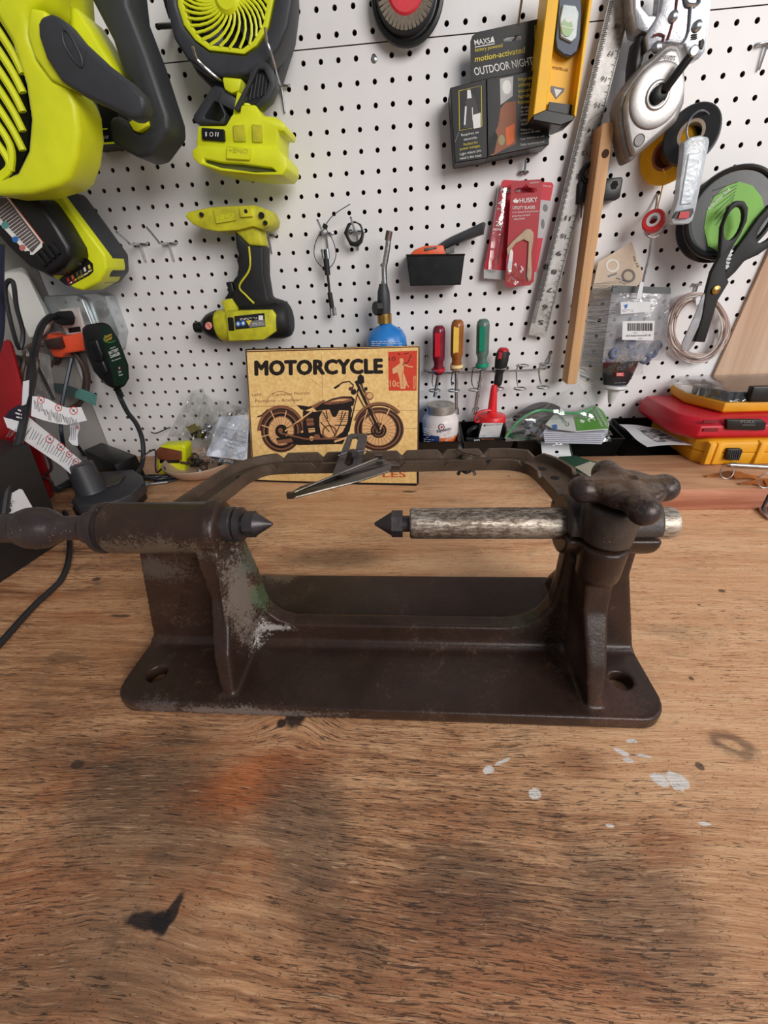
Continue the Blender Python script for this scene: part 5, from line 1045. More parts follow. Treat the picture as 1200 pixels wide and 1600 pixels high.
pr.arc(268, 560, 134, 150, 182, 358, 22, md, 30).arc(268, 560, 124, 138, 184, 356, 8, bk, 30)
pr.line([(125, 470), (150, 462), (190, 425)], 10, br_).line([(205, 432), (262, 556)], 6, lt).line([(300, 432), (270, 556)], 6, lt).line([(150, 520), (262, 556)], 6, lt).line([(150, 590), (262, 560)], 6, lt)
pr.ell(270, 556, 38, 40, bk, 20).ell(264, 552, 14, 16, md, 16).ell(858, 552, 48, 46, bk, 20).arc(858, 552, 34, 33, 0, 360, 6, md).ell(856, 554, 16, 16, md, 16)
pr.poly([(235, 600), (420, 560), (660, 596), (640, 634), (380, 640), (250, 622)], bk)
pr.poly([(400, 430), (470, 440), (690, 400), (700, 440), (668, 600), (560, 622), (410, 630), (400, 540)], bk)
pr.poly([(500, 470), (520, 430), (560, 425), (580, 470), (600, 470), (620, 430), (676, 432), (670, 500), (640, 560), (600, 590), (552, 606), (508, 570), (500, 520)], lt).ell(560, 562, 46, 44, md, 24).ell(560, 562, 34, 33, lt, 20)
for q in ([(520, 440), (596, 585)], [(660, 440), (600, 570)], [(505, 500), (560, 560)], [(540, 430), (548, 480)], [(640, 435), (628, 490)], [(660, 520), (590, 520)]): pr.line(q, 6, bk)
for k in range(5): pr.line([(510+k*2, 448+k*12), (576-k*2, 446+k*12)], 3, br_).line([(606, 448+k*12), (672, 450+k*12)], 3, br_)
pr.poly([(420, 480), (462, 478), (468, 520), (424, 524)], md).poly([(430, 540), (470, 536), (474, 560), (436, 566)], lt).ell(484, 590, 20, 16, md, 16).ell(452, 600, 14, 14, lt, 14).line([(418, 500), (470, 498)], 4, bk).line([(425, 548), (470, 546)], 4, bk)
pr.line([(462, 430), (292, 556)], 9, lt).line([(440, 470), (300, 540)], 5, br_).line([(262, 568), (420, 604), (640, 600)], 9, md).line([(590, 620), (680, 590)], 12, lt).poly([(240, 612), (330, 600), (340, 622), (250, 634)], md)
pr.poly([(362, 398), (400, 402), (440, 408), (500, 372), (496, 384), (452, 416), (414, 432), (388, 424)], bk).poly([(446, 404), (520, 366), (538, 372), (470, 420)], md).line([(450, 402), (525, 365)], 5, lt)
pr.poly([(470, 420), (520, 385), (580, 358), (640, 346), (696, 346), (720, 372), (712, 402), (640, 412), (560, 424), (484, 434)], bk).poly([(520, 392), (580, 366), (640, 354), (690, 356), (700, 372), (640, 388), (560, 396)], md).poly([(560, 378), (620, 362), (680, 362), (640, 374)], lt).text('cycles', (576, 396), (650, 384), 14, bk, it=.4)
pr.line([(720, 252), (864, 560)], 16, bk).line([(742, 262), (876, 545)], 8, md).line([(712, 300), (846, 556)], 8, br_).line([(735, 300), (676, 560)], 9, bk).line([(728, 320), (690, 470)], 4, lt)
pr.line([(590, 296), (640, 262), (680, 255), (704, 276), (700, 312)], 9, br_).line([(590, 297), (620, 278)], 13, bk).poly([(732, 226), (748, 210), (768, 226), (772, 262), (748, 276), (728, 262)], bk).line([(756, 270), (766, 310), (780, 322)], 7, bk).ell(800, 344, 27, 25, md, 20).ell(804, 342, 18, 17, lt, 16).poly([(770, 292), (790, 290), (790, 310), (772, 312)], bk).ell(690, 300, 14, 12, br_, 14).ell(706, 320, 16, 16, bk, 14)
pr.arc(862, 540, 152, 150, 198, 322, 20, md, 26).arc(862, 540, 142, 140, 198, 318, 6, bk, 26).line([(975, 408), (985, 398)], 8, lt).line([(926, 416), (866, 545)], 7, lt).line([(780, 575), (856, 570)], 9, bk).line([(790, 430), (760, 520)], 6, lt)
pr.text('LES', (880, 836), (1026, 836), 38, lt, True).text('LES', (884, 834), (1022, 834), 34, rd)
pr.build('sign_print', T)
# --- wall bins along the foot of the pegboard
BG = 'black plastic bins along the foot of the pegboard'
bm_ = mat('gloss_black', (16, 16, 17), .3)
def tray(x0, label, w_=.091, yf=-.096, zt=.062):
    T = thing('parts_bin', label, 'bin', (x0+w_/2, -.05, .002), BG); b = MB(); z0 = .0025; th = .002; i_ = .009
    ft = [(x0, yf, zt-.008), (x0+w_, yf, zt-.008), (x0+w_, -.006, zt), (x0, -.006, zt)]; fb = [(x0+i_, yf+i_, z0), (x0+w_-i_, yf+i_, z0), (x0+w_-i_, -.008, z0), (x0+i_, -.008, z0)]
    c_ = V((x0+w_/2, yf/2, 0)); inn = lambda p, d: V((p[0]+(th if p[0] < c_.x else -th), p[1]+(th if p[1] < c_.y else -th), p[2]+d))
    A = [b.b.verts.new(p) for p in ft]; B = [b.b.verts.new(p) for p in fb]; C_ = [b.b.verts.new(inn(p, 0)) for p in ft]; D = [b.b.verts.new(inn(p, th)) for p in fb]
    for i in range(4):
        j = (i+1) % 4; b._f([A[i], A[j], B[j], B[i]]); b._f([C_[j], C_[i], D[i], D[j]]); b._f([A[j], A[i], C_[i], C_[j]])
    b._f(B); b._f(D[::-1]); b.build('bin_body', bm_, T)
    MB().tube([V(p) for p in ft], .0018, 6, True).build('rolled_rim', bm_, T); return T
tray(.071, 'leftmost black parts bin of the row, holding the white bottle')
tray(.169, 'black parts bin holding the black bottle with red cap')
tray(.267, 'black parts bin mostly hidden under the filled zip bag')
tray(.364, 'black parts bin just right of the green zip bag')
tray(.468, 'black parts bin under the printed paper sheet, next to the red case')
# white bottle
c0 = V((.1285, -.050, .0046)); T = thing('anti_seize_bottle', 'white round bottle with grey metal lid and blue orange label in the leftmost bin', 'bottle', c0)
zt = at(687, 645, y=c0.y).z; zl = at(687, 628, y=c0.y).z; Rb = .0345
MB().lathe(c0, (0, 0, 1), [(0, 0), (0, Rb-.002), (.003, Rb), (zt-.018, Rb), (zt-.010, Rb-.003), (zt-.004, Rb-.009), (zt, Rb-.010)], 36).build('bottle_body', mat('white_bottle', (226, 218, 216), .35, 0, .12, 30), T)
MB().lathe(c0+V((0, 0, zt-.004)), (0, 0, 1), [(0, .025), (.001, .0265), (.003, .0265), (.0035, .0255), (.006, .0255), (.0065, .0268), (.015, .0268), (.0165, .0255), (.0165, .022), (.0155, .021), (.0155, .008), (.0168, .007), (.0168, 0)], 36).build('metal_lid', mat('lid_metal', (176, 172, 164), .4, .6, .15, 90), T)
def onring(cx, cy, R, z0, z1, a0, a1, n=12):
    b = MB(); b.sheet(lambda u, v: (cx+R*math.sin(R_(a0+(a1-a0)*u)), cy-R*math.cos(R_(a0+(a1-a0)*u)), z0+(z1-z0)*v), n, 1, .0002); return b
onring(c0.x, c0.y, Rb+.0003, .006, .062, -88, -5).build('blue_label', mat('label_blue', (44, 66, 120), .45), T)
onring(c0.x, c0.y, Rb+.0003, .046, .058, -4, 60).build('orange_label', mat('label_orange', (228, 108, 48), .45), T)
onring(c0.x, c0.y, Rb+.0003, .020, .046, -4, 60).build('cyan_label', mat('label_cyan', (40, 140, 200), .45), T)
pr = Print(c0+V((0, -Rb-.0008, 0))); pr.text('Permatex', (684, 677), (706, 671), 5, mat('ink_navy', (40, 40, 90), .5), True).ell(690, 667.5, 5, 5.5, mat('ink_navy', (40, 40, 90), .5), 8).ell(690, 667.5, 3.6, 4, white_ink, 10).ell(690, 667.5, 2, 2.3, red_ink, 10).text('SILVER', (696, 682), (709, 676), 5, white_ink, True).text('ANTI-SEIZE', (696, 690), (710, 683), 3.2, white_ink, True).scribble(662, 668, 681, 694, 8, white_ink, 2, .5); pr.build('label_print', T)
# black bottle with red cap
c0 = V((.2245, -.052, .0046)); T = thing('glue_bottle', 'black bottle with bright red flip nozzle cap and white label', 'bottle', c0)
z1 = at(768, 658, y=c0.y).z; z2_ = at(770, 632, y=c0.y).z; z3 = at(782, 603, y=c0.y).z
MB().lathe(c0, (0, 0, 1), [(0, 0), (0, .029), (.003, .031), (z1-.030, .031), (z1-.016, .027), (z1-.012, .0262), (z1-.003, .0262), (z1, .024)], 36).build('bottle_body', mat('gloss_black', (16, 16, 17), .3), T)
MB().lathe(c0+V((0, 0, z1-.007)), (0, 0, 1), [(0, .0240), (.001, .0262), (.012, .0262), (.0145, .0245), (.017, .0115), (.019, .0088), (z3-z1-.003, .0060), (z3-z1+.004, .0048), (z3-z1+.006, 0)], 32, ).build('red_cap', mat('cap_red', (222, 36, 44), .35, 0, .08), T)
MB().tube([c0+V((-.016, -.006, z1+.004)), c0+V((-.029, -.012, z1-.002)), c0+V((-.033, -.014, z1+.006)), c0+V((-.026, -.012, z1+.016)), c0+V((-.012, -.010, z1+.020)), c0+V((-.004, -.009, z1+.019))], .0026, 8, k=5, flat=.7).build('cap_strap', mat('cap_red', (222, 36, 44), .35), T)
MB().tube([c0+V((-.026, -.004, z1-.014)), c0+V((-.040, -.006, z1-.022)), c0+V((-.040, -.006, z1-.045)), c0+V((-.029, -.004, z1-.058))], .0055, 8, k=5).build('bottle_grip', mat('gloss_black', (16, 16, 17), .3), T)
lp = c0 + V((0, -.0325, 0))
pr = Print(lp); pr.poly([(754, 661), (786, 661), (780, 685), (747, 686)], mat('label_white', (196, 198, 200), .45)).text('Wood Glue', (758, 666), (784, 664), 3, black_ink).ell(757, 665, 1.6, 1.6, black_ink, 8).scribble(748, 679, 780, 684, 2, grey_ink, 0, .6); pr.build('label', T)
T = thing('small_label_box', 'flat black printed packet lying along the front of the red capped bottle bin', 'packet', at(765, 688, y=-.088))
MB().wp([(729, 686), (786, 684), (787, 690), (729, 692)], -.091, .008).bevel(.0005, 1).build('packet_body', black_pl, T)
Print(at(765, 688, y=-.0913)).text('RPS', (741, 690), (750, 689.5), 3.2, white_ink, True).text('30ml oz. net', (752, 687.5), (772, 687), 1.8, orange_ink).text('made in USA', (752, 690), (774, 689.5), 1.4, orange_ink).build('packet_print', T)
# grey strap between the bins
MB().tube([(.166, -.02, .060), (.1655, -.075, .048), (.1655, -.098, .020), (.167, -.100, .003)], .0045, 8, k=5, flat=.35).build('grey_strap', mat('strap_grey', (112, 110, 112), .5), label='short grey strap hanging between the two bottle bins', cat='strap')
# --- filled zip bag on the bins
T = thing('crystal_bag', 'clear zip bag with green white printed packet inside, lying across the bins', 'bag', at(880, 670, y=-.06))
Z0 = .066
def bp(a, b_, z): return at(a, b_, z=z)
b = MB()
for k in range(6): b.prism([bp(851-k*.5, 692-k*3, Z0+k*.0035), bp(940+k*.6, 694-k*3, Z0+k*.0035), bp(950, 676-k*2, Z0+k*.0035), bp(858, 672-k*2, Z0+k*.0035)], (0, 0, .0022))
b.build('folded_sheets', mat('pale_film', (196, 200, 214), .35, 0, .1), T, kind='stuff')
zz = Z0+.024; q1 = [(852, 664), (866, 648), (900, 648), (915, 642), (930, 634), (944, 644), (952, 664), (950, 671), (900, 675), (862, 670)]
MB().prism([bp(a, b_, zz) for a, b_ in q1], (0, 0, .0012)).build('printed_packet', mat('packet_white', (214, 218, 214), .35), T)
pr = Print((0, 0, zz+.0016), (0, 0, 1)); gi_ = mat('packet_green', (88, 160, 52), .35)
pr.poly([(896, 646), (912, 641), (930, 634), (940, 640), (948, 652), (952, 669), (902, 673), (899, 660)], gi_).text('Crystal', (886, 667), (872, 648), 6, mat('ink_leaf', (60, 110, 50), .4), up=(.8, -.6)).poly([(863, 664), (870, 663), (871, 670), (864, 671)], blue_ink).ell(924, 656, 6, 3.5, white_ink).ell(925, 657, 4, 2.4, gi_).poly([(907, 655), (914, 657), (912, 661), (906, 659)], white_ink).scribble(898, 644, 918, 655, 3, white_ink, 4, .7, .5).text('BIODEGRADABLE', (930, 638), (948, 667), 3.4, white_ink, up=(1, -.5)).text('COMPOSTABLE', (925, 640), (940, 667), 3, white_ink, up=(1, -.5)); pr.build('packet_print', T)
b = MB(); random.seed(11)
for k in range(16):
    p = bp(822+random.uniform(0, 22), 668+random.uniform(-8, 10), Z0+.012+random.uniform(0, .01)); b.box(p, (.009, .006, .007), Matrix.Rotation(random.uniform(0, 3), 3, (random.random(), random.random(), 1)))
b.build('grey_beads', mat('grey_lumps', (112, 116, 124), .5, 0, .2), T, kind='stuff')
def zipbag(name, corners, zf, parent, mt, amp=.004, nu=20, nv=12, seed=0):
    (a0, b0), (a1, b1), (a2, b2), (a3, b3) = corners
    MB().sheet(lambda u, v: (lambda a, b_: at(a, b_, y=zf(u, v)+amp*(math.sin(u*17+v*6+seed)+.7*math.sin(v*19-u*9+seed))*.5))((a0*(1-u)+a1*u)*(1-v)+(a3*(1-u)+a2*u)*v, (b0*(1-u)+b1*u)*(1-v)+(b3*(1-u)+b2*u)*v), nu, nv).build(name, mt, parent)
zipbag('clear_film', [(790, 655), (905, 600), (958, 680), (790, 690)], lambda u, v: -.03-.09*v, T, clear)
zipbag('clear_film', [(805, 648), (930, 632), (956, 690), (845, 697)], lambda u, v: -.075-.055*v, T, clear, .006, 20, 12, 3)
MB().tube([at(789, 685, y=-.10), at(805, 664, y=-.085), at(822, 650, y=-.07), at(845, 641, y=-.06), at(880, 645, y=-.075), at(905, 645, y=-.08), at(925, 638, y=-.075)], .0016, 6, k=6, flat=1.6).build('green_zip', mat('zip_green', (90, 170, 110), .35), T)
MB().sheet(lambda u, v: at(800+75*u, 652-24*math.sin(u*2.4)*v+14*(1-v)*u*.4, y=-.03-.01*v), 10, 4).build('grey_insert', mat('grey_sheet', (104, 100, 102), .5), T)
T = thing('white_card', 'white card with a punched hole hanging below the green zip bag', 'card', at(870, 708, y=-.11))
MB().prism([at(845, 691, y=-.105), at(889, 694, y=-.105), at(895, 724, y=-.128), at(880, 722, y=-.128), at(848, 716, y=-.125)], (0, .0012, .0004), [[at(870+3.2*math.cos(k*.52), 706.5+2.6*math.sin(k*.52), P=at(845, 691, y=-.105), n=(at(889, 694, y=-.105)-at(845, 691, y=-.105)).cross(at(895, 724, y=-.128)-at(845, 691, y=-.105)).normalized()) for k in range(12)]]).build('card', paper, T)
MB().tube([at(890, 692, y=-.104), at(893, 706, y=-.115), at(897, 724, y=-.127)], .0012, 6).build('green_edge', mat('dark_green_cloth', (30, 78, 54), .7), T)
T = thing('green_pouch', 'small dark green pouch with beige flap lying beside the star knob', 'pouch', at(905, 730, z=RH))
MB().prism([at(872, 718, z=RH+.001), at(900, 716, z=RH+.001), at(915, 722, z=RH+.001), at(938, 728, z=RH+.001), at(960, 745, z=RH+.001), at(900, 760, z=RH+.001), at(880, 745, z=RH+.001)], (0, 0, .006)).bevel(.002, 2).build('cloth', mat('dark_green_cloth', (30, 78, 54), .7), T)
MB().prism([at(898, 731, z=RH+.008), at(922, 722, z=RH+.008), at(936, 727, z=RH+.008), at(958, 746, z=RH+.008), at(930, 752, z=RH+.008), at(915, 742, z=RH+.008)], (0, 0, .0015)).build('beige_flap', mat('beige_vinyl', (186, 180, 160), .35), T)
# printed paper on the last bin
T = thing('paper_sheet', 'white paper with dark printed picture lying on the last black bin', 'paper', at(1020, 690, y=-.08))
pc = [at(967, 663, z=.066), at(1018, 668, z=.066), at(1095, 698, z=.060), at(1011, 699, z=.060)]
fn = lambda u, v: (pc[0]*(1-u)+pc[1]*u)*(1-v)+(pc[3]*(1-u)+pc[2]*u)*v + V((0, 0, .005*math.sin(u*3.1)*(.4+.3*v)+.0015*math.sin(v*7)))
MB().sheet(fn, 12, 12, .0003).build('sheet', paper, T)
b = MB().sheet(lambda u, v: fn(.30+.55*u, .25+.58*v+.06*math.sin(u*9)*(v-.5))+V((0, 0, .0006)), 10, 5); fs = list(b.b.faces)
t = NT('ink_picture'); n1 = t.noise(1, 5, .7, 1.2, t.mapv((60, 190, 60))); t.out(t.ramp(n1, [(.46, srgb(60, 60, 64)), (.56, srgb(214, 216, 218))]), .6); b.build('picture', t.m, T)
# --- stacked tool cases
ycase = mat('case_yellow', (236, 168, 30), .45, 0, .08, 40, .1); rcase = mat('case_red', (200, 18, 42), .42, 0, .08, 40, .1)
xa = .536; yf = -.176; zA = RH+.0003; zB = at(1096, 690, y=yf).z; XR = .86
T = thing('bottom_tool_case', 'yellow tool case with black latch, bottom of the stack on the raised board', 'case', (.68, -.10, zA))
def ringpts(x0, x1, y0, y1, c_, z): return [V(p) for p in ((x0+c_, y0, z), (x1, y0, z), (x1, y1, z), (x0, y1, z), (x0, y0+c_*1.4, z))]
zm = (zA+zB)/2
MB().hull(ringpts(xa+.003, XR, yf+.002, -.02, .014, zA) + ringpts(xa, XR, yf, -.02, .014, zm)).bevel(.0015, 2).build('lower_shell', ycase, T)
MB().hull(ringpts(xa, XR, yf, -.02, .014, zm+.0008) + ringpts(xa+.002, XR, yf+.001, -.02, .014, zB-.004) + ringpts(xa+.008, XR, yf+.006, -.02, .014, zB)).bevel(.0015, 2).build('upper_shell', ycase, T)
for xx in (at(1110, 700, y=yf).x, at(1122, 700, y=yf).x, at(1188, 700, y=yf).x): MB().hull([V((xx+o, yf-.0035, z)) for o in (-.003, .006) for z in (zA+.003, zB-.004)] + [V((xx+o, yf+.004, z)) for o in (-.005, .008) for z in (zA+.001, zB)]).bevel(.0008, 1).build('moulded_rib', ycase, T)
MB().wp([(1138, 702), (1160, 702), (1161, 705), (1155, 720), (1134, 719)], yf-.006, .008).bevel(.0012, 2).build('latch', black_pl, T)
b = MB()
for k in range(5): b.wp([(1142+k*3.2, 705), (1143.4+k*3.2, 705), (1141.4+k*3.2, 716), (1140+k*3.2, 716)], yf-.0068, .002)
b.build('latch_grooves', dark_pl, T, kind='stuff')
zC = at(1084, 658, y=-.158).z; zc2 = at(1080, 640, y=-.13).z; zD = zB + (zC-zB)*1.18
T = thing('red_tool_case', 'red tool case with black PULL latch, middle of the stack', 'case', (.69, -.09, zB))
x0 = at(1068, 684, y=-.166).x
MB().hull([V(p) for z, e in ((zB+.0004, .006), (zB+(zC-zB)*.25, 0), (zB+(zC-zB)*.8, .001), (zD, .014)) for p in ((x0+.018+e, -.170+e*.9, z), (XR, -.170+e*.9, z), (XR, -.02, z), (x0-.006+e*.6, -.02, z), (x0-.008+e*.6, -.13, z), (x0+e*.5, -.150+e*.5, z))]).bevel(.002, 2).build('case_shell', rcase, T)
yr = -.1705
MB().wp([(1136, 656), (1192, 656), (1198, 661), (1196, 672), (1190, 673), (1136, 672)], yr-.004, .008).bevel(.0015, 2).build('pull_latch', black_pl, T)
Print(at(1165, 660, y=yr-.0042)).text('PULL', (1157, 661), (1180, 661), 4.4, grey_ink, True).line([(1160, 664), (1180, 664)], .8, grey_ink).build('lettering', T)
for y_ in (660, 673): MB().wp([(1100, y_-3), (1123, y_-3), (1122, y_+1.5), (1098, y_+1.5)], yr-.0012, .003).bevel(.0005, 1).build('side_slot', mat('case_red_dark', (120, 16, 30), .5), T)
T = thing('parts_organizer', 'yellow organizer box with clear lid full of bits, top of the tool case stack', 'organizer', (.72, -.08, zD)); yo = -.140
zE = at(1128, 630, y=yo).z; zF = at(1130, 612, y=yo+.01).z; x1_ = at(1128, 645, y=yo).x
def oring(e, z): return [V(p) for p in ((x1_+e, yo+e, z), (XR, yo+e, z), (XR, -.015, z), (x1_-.018+e, -.015, z), (x1_-.026+e, -.075, z))]
MB().hull(oring(.004, zD+.0004) + oring(0, zD+.004) + oring(0, zE)).bevel(.001, 2).build('yellow_base', ycase, T)
MB().hull(oring(.0015, zE+.0003) + oring(.008, zF)).bevel(.001, 1).build('clear_lid', glassy('lid_plastic', (.92, .93, .94), .45, .06), T)
random.seed(4)
e0, e1 = V((x1_-.022, -.074, 0)), V((x1_+.006, yo+.010, 0))
for k in range(16):
    if k < 5: p = e0.lerp(e1, (k+.5)/5) + V((.006, .002, 0))
    else: p = V((x1_+.010+(k-5)*.0108, yo+.013, 0))
    hh = (zF-zE)*random.uniform(.72, .86); MB().box(p+V((0, 0, zE+hh/2+.0008)), (random.uniform(.005, .008), .009, hh)).bevel(.0006, 1).build('bit_holder', random.choice([black_pl, grey_ink, dark_pl, steel_dk, mat('olive_plastic', (86, 80, 60), .5)]), T)
MB().box(V(((x1_+XR)/2+.012, -.072, zE+(zF-zE)*.35)), (XR-x1_-.03, .10, (zF-zE)*.66)).bevel(.001, 1).build('inner_tray', mat('tray_brown', (122, 104, 96), .5, 0, .3, 90), T)
MB().wp([(1178, 605), (1225, 603), (1225, 628), (1174, 628), (1173, 622)], yo-.004, .012).bevel(.0015, 2).build('lid_latch', black_pl, T)
# --- rod, keys, bit on the raised board
p0, p1 = at(1140, 726, z=RH+.004), at(1230, 731, z=RH+.004)
MB().cyl(p0, p1, .0036, n=16).build('steel_rod', steel, label='thin steel rod lying in front of the bottom yellow case', cat='rod')
def keys(px, py, s_, label, ring_at):
    T = thing('key_pair', label, 'keys', at(px, py, z=RH)); z = RH+.0006; bz = mat('key_brass', (176, 124, 78), .35, .8, .2)
    MB().prism([at(px-46*s_, py-1, z=z), at(px-26*s_, py-4, z=z), at(px-10*s_, py-8, z=z), at(px+4*s_, py-8, z=z), at(px+12*s_, py-3, z=z), at(px+6*s_, py+3, z=z), at(px-8*s_, py+3, z=z), at(px-24*s_, py, z=z), at(px-45*s_, py+1, z=z)], (0, 0, .0018)).build('key', bz, T)
    MB().prism([at(px-4*s_, py-6, z=z+.002), at(px+10*s_, py-7, z=z+.002), at(px+18*s_, py-3, z=z+.002), at(px+42*s_, py+1, z=z+.002), at(px+44*s_, py+3, z=z+.002), at(px+16*s_, py+3, z=z+.002), at(px+2*s_, py+4, z=z+.002)], (0, 0, .0018)).build('key', bz, T)
    MB().ring(at(*ring_at, z=RH+.012), (.1, -.9, .35), .0105, .0008, 26, 6).build('key_ring', steel, T)
keys(1146, 745, .95, 'two brass keys on a ring lying in front of the yellow case', (1136, 737))
keys(1196, 757, .9, 'brass keys with ring at the right edge, nearest the board edge', (1196, 751))
T = thing('door_catch', 'small steel hinge plate with black post at the right edge on the bench', 'hardware', at(1200, 805, z=0))
MB().prism([at(1179, 789, z=.001), at(1186, 800, z=.001), at(1200, 813, z=.001), at(1230, 815, z=.001), at(1230, 786, z=.001), at(1185, 786, z=.001)], (0, 0, .0035)).bevel(.001, 2).build('plate', steel, T)
for x in (1191, 1201): MB().cyl(at(x, 792, z=.004), at(x, 792, z=.004)+V((0, 0, .022)), .0032, n=12).build('post', black_pl, T)
# --- left: electrical box with plugs
T = thing('outlet_box', 'galvanized electrical outlet box mounted on the pegboard at left', 'outlet box', at(130, 490, y=-.01)); galv = mat('galvanized', (196, 202, 204), .3, .7, .15, 40, .1)
MB().wp([(78, 462), (112, 461), (150, 458), (164, 462), (186, 520), (182, 548), (100, 550)], -.036, .03).bevel(.002, 2).build('steel_box', galv, T)
MB().wp([(68, 462), (118, 460), (128, 466), (156, 535), (150, 556), (72, 560), (60, 520)], -.048, .012).bevel(.003, 3).build('raised_cover', galv, T)
MB().lathe(at(159, 483, y=-.0365), (0, -1, 0), [(0, .0135), (.0008, .0130), (.0010, 0)], 28).lathe(at(159, 483, y=-.0372), (0, -1, 0), [(0, .0075), (.001, .007), (.0012, 0)], 18).build('knockout', galv, T)
MB().wp([(92, 483), (122, 480), (131, 512), (129, 522), (104, 524), (97, 510)], -.051, .004).wp([(76, 520), (92, 518), (96, 523), (80, 526)], -.051, .004).bevel(.001, 1).build('receptacle_face', mat('ivory_plastic', (216, 208, 204), .4), T, kind='stuff')
MB().wp([(106, 513), (124, 510), (126, 518), (108, 520)], -.0525, .003).build('outlet_slot', black_pl, T)
for x, y in ((102, 472), (122, 468)): MB().lathe(at(x, y, y=-.0485), (0, -1, 0), [(0, .0028), (.0015, .002), (.0015, 0)], 10).build('cover_screw', steel, T)
T = thing('weatherproof_cover', 'rounded white in-use outlet cover at the left edge above the orange plug', 'outlet cover', at(40, 480, y=-.08))
MB().hull([at(a, b_, y=-.085) for a, b_ in ((2, 432), (8, 426), (32, 425), (44, 432), (66, 480), (78, 510), (68, 524), (42, 530), (28, 520), (8, 470))] + [at(a, b_, y=-.055) for a, b_ in ((0, 424), (38, 416), (84, 500), (76, 522), (36, 532), (4, 470))]).bevel(.004, 3).build('cover_shell', mat('milky_plastic', (226, 226, 220), .35, 0, .08, 15), T)
MB().wp([(-10, 455), (10, 470), (30, 524), (60, 536), (66, 560), (40, 560), (0, 520)], -.055, .03).bevel(.003, 2).build('base_frame', galv, T)
T = thing('orange_plug', 'bright orange extension cord block plugged in beside the black battery maintainer', 'plug', at(100, 540, y=-.07))
MB().wp([(72, 521), (92, 527), (128, 519), (134, 548), (100, 553), (96, 560), (82, 558), (70, 535)], -.085, .03).bevel(.004, 3).build('plug_body', mat('safety_orange', (240, 88, 52), .4, 0, .08), T)
MB().wp([(66, 532), (90, 527), (96, 545), (74, 546)], -.096, .016).bevel(.0025, 2).build('brown_plug', mat('brown_plug', (62, 40, 36), .35), T)
MB().tube([at(70, 540, y=-.09), at(52, 538, y=-.10), at(38, 550, y=-.11), at(34, 575, y=-.12), at(40, 600, y=-.13)], .0032, 8, k=6).build('brown_cord', mat('brown_cord', (74, 56, 50), .5), T)
T = thing('black_plug', 'black three pin plug with thick cable curving down the left side', 'plug', at(100, 500, y=-.08)); cbl = mat('cable_black', (34, 34, 38), .45, 0, .1)
MB().hull([at(a, b_, y=-.090) for a, b_ in ((78, 492), (92, 486), (113, 485), (118, 497), (116, 508), (98, 509), (82, 502))] + [at(a, b_, y=-.060) for a, b_ in ((84, 490), (114, 487), (116, 508), (88, 506))]).bevel(.003, 2).build('plug_body', black_pl, T)
MB().tube([at(x, y, y=d) for x, y, d in ((88, 495, -.085), (78, 496, -.10), (66, 508, -.13), (58, 530, -.17), (52, 560, -.22), (46, 600, -.26), (38, 650, -.30), (26, 705, -.34), (12, 760, -.38), (2, 830, -.42))], .0052, 10, k=6).build('cable', cbl, T)
# battery maintainer
T = thing('battery_maintainer', 'black and green automotive battery charger unit hanging from the outlet', 'charger', at(165, 560, y=-.09)); Y = -.135
MB().hull([at(a, b_, y=Y) for a, b_ in ((128, 516), (134, 507), (160, 503), (172, 508), (186, 530), (201, 570), (202, 592), (195, 604), (180, 609), (168, 602), (146, 580), (134, 550))] + [at(a, b_, y=Y+.05) for a, b_ in ((128, 512), (170, 506), (200, 580), (190, 604), (165, 602), (132, 545))]).bevel(.004, 3).build('case', mat('maintainer_black', (22, 23, 25), .35), T)
pr = Print(at(165, 560, y=Y-.0003)); pr.poly([(156, 509), (168, 508), (184, 530), (198, 568), (199, 594), (192, 602), (178, 603), (176, 590), (166, 550), (158, 525)], mat('panel_green', (18, 44, 34), .35))
og = mat('ink_gold', (214, 170, 50), .5); pr.text('Battery', (164, 529), (175, 524), 4.5, og, True, it=.2).text('Tender', (163, 535), (176, 529), 4.5, og, True, it=.2).arc(171, 530, 9, 5, 20, 250, 1, green_ink).text('AUTOMATIC', (172, 546), (181, 543), 2.2, white_ink).text('BATTERY', (171, 554), (186, 548), 4.6, white_ink, True).text('CHARGER', (173, 560), (188, 554), 4.6, white_ink, True).text('fully automatic', (175, 565), (189, 560), 2.2, white_ink).ell(186.5, 575, 1.6, 2, mat('ink_pink', (210, 130, 120), .5), 10).text('12V', (185, 583), (190, 582), 3, white_ink).text('750mA', (186, 588), (192, 586), 2.4, white_ink).build('label_panel', T)
MB().wp([(137, 535), (150, 530), (160, 556), (158, 566), (145, 564)], Y-.004, .01).bevel(.003, 3).build('side_grip', mat('maintainer_black', (22, 23, 25), .35), T)
MB().wp([(148, 568), (160, 563), (168, 582), (162, 588)], Y-.003, .01).bevel(.003, 3).build('side_grip', mat('maintainer_black', (22, 23, 25), .35), T)
MB().lathe(at(182, 606, y=Y+.02), (.3, 0, -1), [(k*.0022, .0062-.0004*k+(.0012 if k % 2 else 0)) for k in range(9)], 14).build('strain_relief', black_pl, T)
MB().tube([at(x, y, y=d) for x, y, d in ((184, 612, -.115), (190, 626, -.115), (200, 645, -.11), (213, 662, -.105), (222, 685, -.105), (224, 708, -.115), (221, 728, -.135), (214, 740, -.16))], .0042, 8, k=6).build('output_cord', cbl, T)
